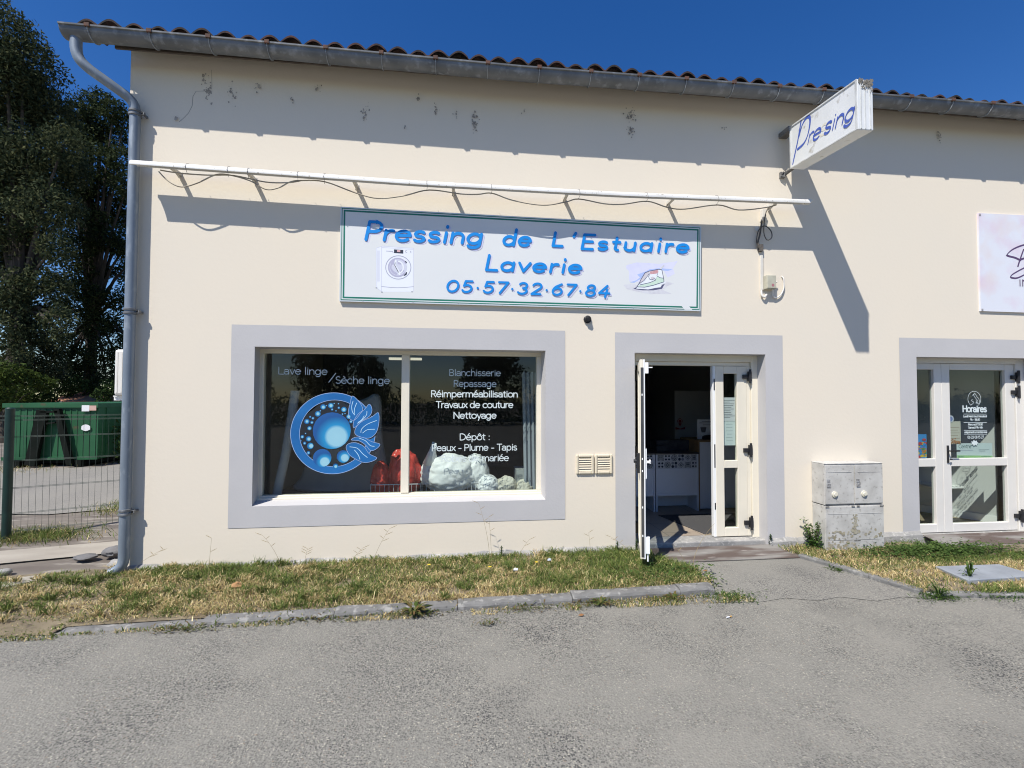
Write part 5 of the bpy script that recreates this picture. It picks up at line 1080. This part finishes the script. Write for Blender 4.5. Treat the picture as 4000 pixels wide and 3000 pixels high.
for i, (x, y, s_, m_, lab) in enumerate([(.55,-.56,.018,LIT,'white crumpled scrap of paper in the grass below the window'), (.93,-.33,.016,mat('litter_grey', (.52,.55,.62), rough=.8),'pale grey scrap lying in the grass nearest the wall'), (-1.97,-.68,.034,mat('brick_bit', (.42,.24,.11), (.3,.17,.08), rough=1, scale=30),'orange lump of brick in the dry grass'), (-4.02,-.62,.024,LIT,'white scrap at the far left of the grass')]):
    b = MB(); b.blob((x,y,.075), s_*1.3, s_, s_*.8, i+20, .6, 12, 8); tag(b.build('litter' if i != 2 else 'brick_fragment', m_), lab, 'litter' if i != 2 else 'fragment')
b = MB(); b.tube([(2.125,-1.575,.008),(2.155,-1.565,.008)], .0055, 8); b.tube([(2.156,-1.5647,.008),(2.176,-1.558,.008)], .0056, 8, mi=1); tag(b.build('cigarette_butt', [LIT, mat('filter_tan', (.55,.32,.10), rough=.9)]), 'cigarette butt lying on the asphalt before the path', 'cigarette butt')
for i, (x, y, lab) in enumerate([(2.45,-.62,'small dry brown leaf on the entrance path'), (.95,-1.42,'small dry leaf on the asphalt below the kerb')]):
    b = MB(); b.poly([(x,y,.012),(x+.03,y+.012,.02),(x+.055,y+.006,.014),(x+.03,y-.014,.01)]); tag(b.build('dry_leaf', mat('dry_leaf_brown', (.24,.12,.05), rough=.9)), lab, 'leaf')

# ================================================================== grass and weeds
from mathutils import noise as NS
def interp(x, pts):
    if x <= pts[0][0]: return pts[0][1]
    for (a, va), (b_, vb) in zip(pts, pts[1:]):
        if x <= b_: return va+(vb-va)*(x-a)/(b_-a)
    return pts[-1][1]
GREEN = [(.095,.135,.032),(.13,.17,.045),(.08,.115,.035),(.16,.18,.055)]; DRY = [(.50,.40,.21),(.42,.32,.16),(.60,.50,.29),(.32,.24,.12)]
def grass(name, n, sample, lab, seed):
    rg = random.Random(seed); V = []; F = []; C = []
    for _ in range(n):
        r = sample(rg)
        if r is None: continue
        x, y, z, dry, h = r
        dead = rg.random() < dry; c = rg.choice(DRY if dead else GREEN); j = rg.uniform(.75, 1.3); c = (c[0]*j*1.18, c[1]*j*1.18, c[2]*j*1.12, 1)
        h *= rg.uniform(.45, 1.25)*(.8 if dead else 1); w = rg.uniform(.0022, .0045); a = rg.uniform(0, 6.283); lean = rg.uniform(.1, 1.7)*h; b_ = rg.uniform(0, 6.283)
        dx, dy = math.cos(a)*w, math.sin(a)*w; lx, ly = math.cos(b_)*lean, math.sin(b_)*lean
        i = len(V); V += [(x-dx,y-dy,z),(x+dx,y+dy,z),(x+lx*.4+dx*.8,y+ly*.4+dy*.8,z+h*.6),(x+lx*.4-dx*.8,y+ly*.4-dy*.8,z+h*.6),(x+lx,y+ly,z+h*(.95 if lean < h*.7 else .75))]
        F += [(i,i+1,i+2,i+3),(i+3,i+2,i+4)]; C += [c]*5
    me = bpy.data.meshes.new(name); me.from_pydata(V, [], F); at_ = me.color_attributes.new('Col', 'FLOAT_COLOR', 'POINT'); at_.data.foreach_set('color', np.array(C, dtype=np.float32).ravel())
    me.materials.append(attr_mat('grass_blade')); o = bpy.data.objects.new(name, me); col.objects.link(o); return tag(o, lab, 'grass', kind='stuff')
EDGE = [(-1.35,2.62),(-1.25,2.50),(-1.0,2.36),(-.6,2.34),(-.25,2.14),(-.05,1.92)]
TUFT = [(rnd.uniform(-4.5, 2.35), rnd.uniform(-1.08, -.05), rnd.uniform(.015, .05), rnd.random(), rnd.uniform(.05, .10)) for _ in range(230)]
def s_left(rg):
    if rg.random() < .2:
        tx, ty, tr_, td, th = rg.choice(TUFT); x = rg.gauss(tx, tr_); y = rg.gauss(ty, tr_*.7)
        if y < KY(x)+.12 or y > -.02 or x > interp(y, EDGE)-.03: return None
        return x, y, .03, .12 if td < .6 else .85, th
    x = rg.uniform(-8.5, 2.6) if rg.random() < .25 else rg.uniform(-4.6, 2.6); y = rg.uniform(-1.32, -.03)
    if x < -2.9: y = rg.uniform(-1.37, (-.0 if x > -4.0 else -.25) if x < -3.3 else -.03)
    if x > interp(y, EDGE)+.03*NS.noise((x*3, y*9, 0)): return None
    if x > -2.95 and KY(x)-.004 < y < KY(x)+.105 and rg.random() < .93: return None
    if y < KY(x) and x > -2.85:
        if not (x > 2.1 or NS.noise((x*2.3, 3.1, 0)) > -.02 and rg.random() < .8): return None
    p = NS.noise((x*.9, y*2.2, 1.3)); q = NS.noise((x*3.1, y*4.0, 7.7))
    bare = NS.noise((x*1.6, y*3.2, 4.4)); 
    if bare > .36 and rg.random() < .75: return None
    dry = .42+.55*p+.25*q+(.30 if y < -.8 else 0)-.32*max(0, min(1, (x-.5)/1.2))*(1 if y > -1.05 else 0)-.34*max(0, min(1, (y+.55)/.4))*(.6+.8*NS.noise((x*1.3, 0, 5)))-(.15 if y < -1.12 else 0)+(.12 if x < .3 else 0)
    h = .038+.05*max(0, q)+.03*max(0, min(1, (x-.4)/1.2))+(.010 if y > -.25 else 0)
    if y < -1.1: h *= .55
    return x, y, .03 if y > KY(x) and x > -3 else .002, min(max(dry, .05), .95), h
grass('grass', 85000, s_left, 'patchy green and straw coloured grass on the verge below the window', 3)
R_IN = [(-1.48,5.3),(-1.40,4.25),(-1.33,4.14),(-1.05,4.05),(-.75,3.94),(-.5,3.83),(-.2,3.70)]
def s_right(rg):
    x = rg.uniform(3.6, 8.2); y = rg.uniform(-1.52, -.06)
    if x < interp(y, R_IN)-.04: return None
    if 4.13 < x < 4.95 and y > -.24: return None
    if x > 5.5 and y > -.42-.12*(x-5.5): return None
    if 4.78 < x < 5.50 and -1.22 < y < -.89: return None
    p = NS.noise((x*1.1, y*2.5, 9.3)); q = NS.noise((x*3, y*4, 2.2))
    if NS.noise((x*1.7, y*3, 14.4)) > .28 and rg.random() < .8: return None
    dry = .62+.5*p+.25*q-(.5 if (x > 4.9 and y > -.75) else 0)-(.75 if y < -1.40 else 0)+(.2 if -1.35 < y < -.9 else 0)
    return x, y, .02, min(max(dry, .04), .95), .05+.03*max(0, q)+(.03 if y < -1.38 and NS.noise((x*2.4,0,0)) > 0 else 0)
grass('grass', 42000, s_right, 'dry grass and green weeds around the metal cover on the right', 4)
def s_far(rg):
    k = rg.random()
    if k < .35: x, y = rg.gauss(-5.45, .35), rg.gauss(1.5, .16)
    elif k < .6: x, y = rg.gauss(-5.2, .30), rg.gauss(3.1, .25)
    elif k < .8: x, y = rg.gauss(-11.5, .9), rg.gauss(7.3, .35)
    else: x, y = rg.uniform(-9, -5.7), rg.gauss(.75, .1)
    return x, y, -.05, .25 if k < .6 else .6, .11
grass('grass', 5200, s_far, 'tufts of grass along the fence line and the far road edge', 5)

LEAFG = leaf_mat('weed_leaf', [(.04,.075,.02),(.07,.12,.03),(.10,.15,.04)]); LEAFR = leaf_mat('weed_leaf_mixed', [(.05,.08,.02),(.09,.12,.03),(.17,.10,.045),(.12,.15,.05)])
def weed(x, y, n, L, rise, lab, m=LEAFG, wid=.016, z=.0, cat='weed', name='weed', group='weeds along the kerb'):
    b = MB()
    for i in range(n):
        a = rnd.uniform(0, 6.283); l = L*rnd.uniform(.55, 1.1); up_ = rise*rnd.uniform(.3, 1.2); d = Vector((math.cos(a), math.sin(a), 0)); s_ = Vector((-d.y, d.x, 0)); pv = None; w0 = wid*rnd.uniform(.6,1.2)
        for k in range(5):
            t = k/4; c = Vector((x, y, z))+d*l*t+Vector((0,0,up_*l*math.sin(t*2.2)+.01)); w = w0*math.sin(.25+t*2.7)
            cur = (c-s_*w, c+s_*w)
            if pv: i0 = len(b.v); b.v += [tuple(pv[0]), tuple(pv[1]), tuple(cur[1]), tuple(cur[0])]; b.f.append((i0,i0+1,i0+2,i0+3)); b.mi.append(0)
            pv = cur
    return tag(b.build(name, m), lab, cat, group)
def mat_weed(x, y, sx, sy, n, lab, mm, group, name='weed'):
    b = MB()
    for _ in range(n):
        px_, py_ = x+rnd.gauss(0, sx), y+rnd.gauss(0, sy); a = rnd.uniform(0, 6.283); l = rnd.uniform(.015, .06); d = Vector((math.cos(a), math.sin(a), rnd.uniform(.1, 1.1)))*l; s_ = Vector((-math.sin(a), math.cos(a), 0))*rnd.uniform(.002, .006); c = Vector((px_, py_, .002+abs(rnd.gauss(0, .008))))
        b.poly([c-s_*.5, c+d*.5-s_, c+d*.8+Vector((0,0,-.2*l)), c+d*.5+s_])
    return tag(b.build(name, mm), lab, 'weed', group)
KW = 'weeds along the kerb'; RW = 'weeds of the right-hand verge'
weed(-.36,-1.225,44,.15,.5,'biggest leafy green plantain rosette at the kerb below the window',LEAFR,.010); weed(1.20,-1.22,20,.11,.35,'spreading plantain rosette on the kerb left of the path',LEAFR,.008); weed(1.87,-1.20,18,.12,.4,'plantain rosette on the kerb close to the path',LEAFR,.009)
mat_weed(-.36,-1.25,.14,.03,260,'reddish mat of weeds around the biggest plantain rosette',LEAFR,KW); mat_weed(1.15,-1.23,.16,.03,260,'ragged reddish green mat of weeds on the kerb left of the path',LEAFR,KW); mat_weed(.55,-1.25,.12,.03,190,'low yellowish weed mat under the kerb stones',LEAFR,KW); mat_weed(.22,-1.47,.05,.025,60,'straggly weed growing out in the asphalt',LEAFR,KW); mat_weed(2.36,-1.22,.12,.06,420,'dense green weed clump overhanging the kerb end beside the path',LEAFG,KW); mat_weed(-2.05,-1.31,.14,.035,240,'reddish dry weed mat at the sunken left kerb',LEAFR,KW); mat_weed(-1.15,-1.25,.22,.03,260,'small weed mat by the left part of the kerb',LEAFR,KW); mat_weed(1.75,-1.21,.18,.03,240,'weed mat in the kerb joint close to the path',LEAFR,KW)
mat_weed(4.22,-1.42,.10,.04,420,'bushy green weed at the corner of the right-hand verge',LEAFG,RW); weed(4.22,-1.41,34,.13,1.0,'tufted green weed rising from the corner of the right-hand verge',LEAFG,.005,group=RW); mat_weed(4.95,-1.46,.20,.04,520,'long green weed in front of the metal cover',LEAFG,RW); weed(4.86,-1.14,14,.12,1.7,'upright leafy weed standing at the metal cover edge',LEAFG,.008,group=RW); mat_weed(3.85,-.72,.05,.04,150,'small green weed on the edge of the path by the right verge',LEAFG,RW); mat_weed(5.42,-1.42,.12,.05,420,'green weed right of the long one at the metal cover',LEAFG,RW)
# low clover-like cover by the white door
def clover(name, cx_, cy_, rx, ry, n, lab, seed):
    rg = random.Random(seed); b = MB()
    for _ in range(n):
        x = cx_+rg.gauss(0, rx); y = cy_+rg.gauss(0, ry); z = .03+abs(rg.gauss(0, .035)); s_ = rg.uniform(.008, .02); a = rg.uniform(0, 6.28); d = Vector((math.cos(a), math.sin(a), rg.uniform(-.3,.6)))*s_; e = Vector((-math.sin(a), math.cos(a), rg.uniform(-.3,.3)))*s_*.7; c = Vector((x,y,z)); b.poly([c-d, c+e, c+d, c-e])
    o = b.build(name, LEAFG); return tag(o, lab, 'ground cover', kind='stuff')
for (x, y, lab) in ((.78,-.42,'yellow dandelion-like flower in the grass right of the white scrap'), (.30,-.50,'small yellow flower left of the white scrap in the grass'), (-.30,-.38,'lone yellow flower in the grass under the window mullion')):
    b = MB(); b.tube([(x,y,.03),(x,y,.085)], .002, 5)
    for k in range(9): a = k*.7; b.poly([(x,y,.086),(x+.014*math.cos(a-.3),y+.014*math.sin(a-.3),.09),(x+.019*math.cos(a),y+.019*math.sin(a),.092),(x+.014*math.cos(a+.3),y+.014*math.sin(a+.3),.09)], 1)
    tag(b.build('flower', [LEAFG, mat('flower_yellow', (.75,.52,.03), rough=.7)]), lab, 'flower', 'yellow flowers in the verge')
clover('ground_cover', 5.35, -.42, .45, .10, 5200, 'low green leafy ground cover at the foot of the raised ramp', 8); clover('ground_cover', 2.0, -.75, .2, .12, 1300, 'low leafy patch in the grass near the open door', 9)
# seed stalks
STK = mat('straw_stalk', (.36,.27,.14), (.30,.24,.12), rough=.9)
def stalk(x, y, h, lx, ly, heads, lab):
    b = MB(); P_ = [(x+lx*t**1.7, y+ly*t, .03+h*t) for t in [k/7 for k in range(8)]]; b.tube(P_, [.0022*(1-.6*k/7) for k in range(8)], 5)
    for i in range(heads):
        t = .70+.3*i/max(1, heads-1); p = Vector((x+lx*t**1.7, y+ly*t, .03+h*t)); s_ = -1 if i % 2 else 1; d = Vector((.055*s_+lx*.1, 0, .03)); b.tube([tuple(p), tuple(p+d*.6), tuple(p+d)], [.0012,.0028,.0008], 5)
    tag(b.build('seed_stalk', STK), lab, 'seed stalk', 'dry seed stalks along the wall')
for (x, y, h, lx, ly, n, lab) in [(-.86,-.35,.42,.17,0,5,'tall branched seed stalk leaning right below the window'), (.32,-.22,.62,-.12,0,4,'tallest thin seed stalk crossing the grey window surround'), (.335,-.24,.48,-.03,0,3,'straight seed stalk beside the tallest one'), (-1.1,-.30,.22,.14,0,5,'short drooping seed stalk below the window'), (.62,-.2,.22,.12,0,3,'slender leaning stalk between window and door'), (1.42,-.15,.26,-.02,0,3,'upright stalk with tiny buds near the vents'), (1.86,-.15,.20,-.20,0,4,'stalk bent left at the foot of the door surround'), (-1.75,-.25,.36,-.18,0,4,'faint leaning stalk under the left half of the window'), (-2.3,-.5,.42,.02,0,2,'single straight stalk left of the window surround'), (-3.15,-.2,.24,.28,0,4,'arching stalk by the downpipe foot'), (-1.55,-.2,.20,.03,0,6,'stubby seed stalk by the plinth'), (2.40,-.52,.42,.25,.02,1,'bare stalk leaning right over the entrance path'), (2.30,-.55,.24,-.14,0,1,'short bare stalk at the edge of the entrance path')]: stalk(x, y, h, lx, ly, n, lab)
for (x, y, lab) in ((.45,-.12,'little spurge plant at the plinth under the window corner'), (1.74,-.10,'little spurge plant at the plinth left of the door'), (1.98,-.06,'narrow green sprout against the grey door surround'), (3.62,-.02,'tiny green sprout at the right foot of the door frame')):
    b = MB()
    for i in range(34):
        z = .03+.13*i/34; a = i*2.4; l = .035*(1.1-.5*i/34); d = Vector((math.cos(a), math.sin(a), .5))*l; s_ = Vector((-math.sin(a), math.cos(a), 0))*.005; c = Vector((x,y,z)); b.poly([c-s_, c+d*.6-s_, c+d, c+d*.6+s_, c+s_])
    b.tube([(x,y,.02),(x,y,.17)], .003, 5); tag(b.build('sprout', LEAFG), lab, 'sprout', 'green sprouts at the foot of the wall')
sr = thing('shrub', (4.08,-.12,0), 'small bright green shrub growing beside the meter cabinet', 'shrub'); b = MB(); br = []
for i in range(9):
    a = rnd.uniform(0, 6.28); h = rnd.uniform(.18, .43); d = Vector((math.cos(a)*rnd.uniform(.03,.13)-.03, math.sin(a)*.07, h)); P_ = [Vector((4.09,-.12,.01)), Vector((4.09,-.12,.01))+d*.5+Vector((0,0,.02)), Vector((4.09,-.12,.01))+d]; b.tube([tuple(p) for p in P_], [.004,.003,.0015], 5); br.append(P_)
b.build('stem', mat('shrub_stem', (.15,.11,.06), rough=.9), sr); b = MB()
for P_ in br:
    for k in range(46):
        t = rnd.uniform(.15,1)**.8; p = P_[0].lerp(P_[2], t)+Vector((rnd.gauss(0,.022),rnd.gauss(0,.022),rnd.gauss(0,.015))); a = rnd.uniform(0,6.28); s_ = rnd.uniform(.010,.022); d = Vector((math.cos(a), math.sin(a), rnd.uniform(-.2,.8)))*s_; e = Vector((-math.sin(a), math.cos(a), rnd.uniform(-.3,.3)))*s_*.55; b.poly([p-d, p+e, p+d, p-e])
for k in range(260):
    p = Vector((4.09+rnd.gauss(0,.055), -.14+rnd.gauss(0,.04), abs(rnd.gauss(.06,.05)))); a = rnd.uniform(0,6.28); s_ = rnd.uniform(.010,.022); d = Vector((math.cos(a), math.sin(a), rnd.uniform(-.2,.8)))*s_; e = Vector((-math.sin(a), math.cos(a), rnd.uniform(-.3,.3)))*s_*.55; b.poly([p-d, p+e, p+d, p-e])
b.build('foliage', leaf_mat('shrub_leaf', [(.04,.09,.018),(.07,.14,.03),(.12,.20,.05)]), sr)

# ================================================================== trees
def crown_np(clumps, per, size, seed, droop=0., flat=1.):
    rg = np.random.default_rng(seed); V = []; 
    for (c, r) in clumps:
        n = int(per*(r**2)) ; u = rg.normal(size=(n,3)); u /= np.linalg.norm(u, axis=1)[:,None]; rad = r*rg.uniform(.25, 1.0, n)**.55*(1+.22*np.sin(u[:,0]*5+seed)*np.cos(u[:,2]*4))
        p = np.array(c)+u*rad[:,None]*np.array([1,1,flat]); p[:,2] -= droop*rg.random(n)**2
        a = rg.normal(size=(n,3)); a[:,2] -= droop*1.5; a /= np.linalg.norm(a, axis=1)[:,None]; b_ = np.cross(a, rg.normal(size=(n,3))); b_ /= np.linalg.norm(b_, axis=1)[:,None]
        s = size*rg.uniform(.6, 1.4, n)[:,None]; V.append(np.stack([p-a*s, p+b_*s*.38, p+a*s, p-b_*s*.38], 1))
    V = np.concatenate(V); n = len(V); me = bpy.data.meshes.new('crown'); me.vertices.add(n*4); me.vertices.foreach_set('co', V.reshape(-1).astype(np.float32)); me.loops.add(n*4); me.loops.foreach_set('vertex_index', np.arange(n*4, dtype=np.int32)); me.polygons.add(n); me.polygons.foreach_set('loop_start', np.arange(0, n*4, 4, dtype=np.int32)); me.update(calc_edges=True); me.validate(); return me
def tree(name, base, lab, cat, clumps, per, size, m, seed, droop=0., flat=1., trunk_r=.3, group=None, limbs=True, bark=None):
    t = thing(name, base, lab, cat, group); me = crown_np(clumps, per, size, seed, droop, flat); me.materials.append(m); o = bpy.data.objects.new('crown', me); col.objects.link(o); attach(o, t)
    if trunk_r:
        b = MB(); B0 = Vector(base); top = Vector(clumps[0][0]); zs_ = [c[0][2] for c in clumps]; fork = B0.lerp(Vector((sum(c[0][0] for c in clumps)/len(clumps), sum(c[0][1] for c in clumps)/len(clumps), 0)), .5); fork.z = B0.z+(max(zs_)-B0.z)*.33
        b.tube([tuple(B0), tuple(B0.lerp(fork, .5)+Vector((.15*trunk_r,0,0))), tuple(fork)], [trunk_r, trunk_r*.75, trunk_r*.6], 9)
        for (c, r) in (clumps if limbs else clumps[:3]):
            c = Vector(c); mid = fork.lerp(c, .5)+Vector((0,0,.12*(c-fork).length)); b.tube([tuple(fork), tuple(mid), tuple(c)], [trunk_r*.34, trunk_r*.18, trunk_r*.06], 6, caps=False)
        b.build('trunk', bark or BARK, t, smooth=True)
    return t
BARK = mat('bark', (.04,.034,.028), (.07,.058,.047), rough=1, scale=5, bump=.6, bscale=20, stretch=(1,1,.3))
F1 = leaf_mat('dark_eucalypt_leaf', [(.018,.030,.016),(.035,.050,.025),(.060,.072,.035),(.12,.125,.055)], trans=.22)
F2 = leaf_mat('dark_oak_leaf', [(.012,.021,.010),(.024,.038,.016),(.042,.058,.022),(.075,.088,.034)], trans=.18)
F3 = leaf_mat('hedge_leaf', [(.015,.03,.01),(.03,.055,.015),(.06,.09,.025)], trans=.15)
def CL(lst, y, s=.01):
    out = []
    for i, (u, v, r) in enumerate(lst):
        yy = y+((i*37) % 17-8)*.13; out.append((tuple(at(u, v, yy)), r*s))
    return out
t1 = [(10,120,120),(90,240,125),(20,330,140),(150,400,110),(215,470,90),(60,480,140),(255,545,75),(110,610,120),(10,640,130),(210,660,105),(90,740,130),(290,650,60),(180,800,100),(30,850,120),(265,800,60),(120,930,95),(10,1010,95),(215,960,60),(60,1120,70),(160,1090,75),(120,1230,60),(200,1200,40),(150,1320,42),(90,1370,35),(60,1200,75),(130,1290,70),(20,1430,60),(90,1440,65),(190,1420,65),(230,1240,58),(215,1110,60),(40,1420,60),(140,1430,55),(210,1360,40),(240,1300,35),(30,1330,38),(-60,300,180),(-80,640,200),(-70,950,160),(-40,1180,80),(60,1290,45),(-10,1150,50)]
tree('eucalyptus', (-17.5, 15, -.1), 'tall dark eucalyptus with drooping grey green foliage at the left edge', 'tree', CL(t1, 15, .0102), 2500, .070, F1, 11, .35, 1.0, .38)
t2 = [(300,1200,62),(250,1350,58),(380,1270,58),(240,1200,45),(345,405,52),(395,390,50),(445,425,50),(485,470,45),(300,430,50),(290,520,55),(360,500,60),(265,640,55),(280,740,55),(380,860,55),(290,900,55),(280,1020,50),(430,850,50),(500,720,60),(500,940,60),(270,1100,45),(330,540,75),(400,470,60),(445,540,65),(470,620,60),(390,640,80),(330,720,70),(430,740,75),(345,830,60),(470,850,50),(310,960,55),(400,930,55),(355,1050,50),(455,960,48),(480,1060,40),(320,1130,45),(390,1160,45),(470,1190,45),(420,1260,50),(340,1300,48),(490,1300,50),(400,1370,55),(300,1400,55),(470,1420,60),(350,1460,60),(260,1450,48),(520,800,70),(540,1000,70),(530,1150,70),(540,1350,70),(415,1060,35),(330,1500,60),(230,1500,50),(420,1500,60),(160,1480,45)]
tree('oak', (-18.0, 19.5, -.1), 'dark leafy tree rising right behind the corner of the building', 'tree', CL(t2, 19, .0122), 2300, .074, F2, 12, .1, 1.0, .34)
t3 = [(-40,1490,70),(40,1460,55),(110,1480,45),(180,1500,40),(-100,1460,80),(70,1540,50),(-20,1560,60)]
tree('hazel_bush', (-16.8, 13.5, -.1), 'light green bush behind the left end of the green container', 'bush', CL(t3, 13.5, .009), 2600, .07, leaf_mat('hazel_leaf', [(.03,.05,.012),(.06,.09,.02),(.10,.13,.03)], trans=.2), 13, 0, .9, .06)
hd = [((x, 21.5+.3*math.sin(x*2), .9+.25*math.sin(x*1.3)), 1.15) for x in np.arange(-34, -11, .85)]
me = crown_np(hd, 520, .09, 14); me.materials.append(F3); o = bpy.data.objects.new('hedge', me); col.objects.link(o); tag(o, 'long dark hedge closing the view behind container and shed', 'hedge')
for i, (u, v, r, y) in enumerate([(150,1540,40,16.2),(300,1500,38,18.0),(440,1520,42,16.0)]):
    tree('bush', (at(u,v,y).x, y, -.1), ['round dark bush over the middle of the green container', 'dark bush above the orange shed roof', 'dark bush between the shed and the building corner'][i], 'bush', CL([(u,v,r),(u-35,v+25,r*.8),(u+38,v+20,r*.8)], y, .0108), 2600, .07, F3, 30+i, 0, .9, .05, 'bushes behind the container')

tree('bush', (-8.8, 8.7, -.05), 'dark bush in the shade against the right side of the green container', 'bush', [((-8.85,8.7,.55),.62),((-8.6,9.1,.95),.6),((-8.95,9.4,1.05),.55),((-8.3,8.9,.4),.6)], 1500, .06, F3, 44, 0, .95, .05, 'bushes behind the container')
# what the panes mirror: the planted far side of the car park behind the photographer
src = None; spots = [(-17,-30,1.1),(-10.5,-33,1.25),(-6.0,-27,.62),(2.6,-31,1.15),(8.5,-29,.75),(14,-34,1.2),(21,-30,1.0),(-24,-32,1.2),(28,-34,1.3)]
labs = 'leafy tree on the far side of the car park mirrored in the shop glass'
for i, (x, y, s_) in enumerate(spots):
    if src is None:
        cl_ = [((x+math.cos(k*2.4)*1.5*(1-k/16), y+math.sin(k*2.4)*1.5*(1-k/16), 2.2+.42*k), 1.35-.05*k) for k in range(12)]
        src = tree('park_tree', (x, y, -.05), labs, 'tree', cl_, 420, .16, F2, 21, 0, 1, .22, 'trees across the car park'); o = src
    else:
        o = src.copy(); col.objects.link(o); o.location = (x, y, -.05)
        for c_ in src.children: q = c_.copy(); col.objects.link(q); q.parent = o; q.matrix_parent_inverse = c_.matrix_parent_inverse.copy()
    o.scale = (s_, s_, s_); o.rotation_euler.z = i*1.3
hd = [((x, -24+.4*math.sin(x), .8+.3*math.sin(x*.9)), 1.3) for x in np.arange(-40, 40, 1.1)]
me = crown_np(hd, 260, .12, 24); me.materials.append(F3); o = bpy.data.objects.new('hedge', me); col.objects.link(o); tag(o, 'long hedge across the car park mirrored in the shop window', 'hedge')
up_ = thing('utility_pole', (-6.6, -22, 0), 'wooden utility pole with a crossarm across the car park, mirrored in the window', 'utility pole')
b = MB(); b.tube([(-6.6,-22,0),(-6.6,-22,7.6)], [.14,.10], 10); b.tube([(-5.7,-22,0),(-5.7,-22,7.4)], [.14,.10], 10); b.build('pole', BARK, up_); b = MB(); b.box(-7.3,-5.0,-22.08,-21.92,6.2,6.36); b.box(-7.3,-5.0,-22.08,-21.92,5.3,5.42); b.build('crossarm', BARK, up_)
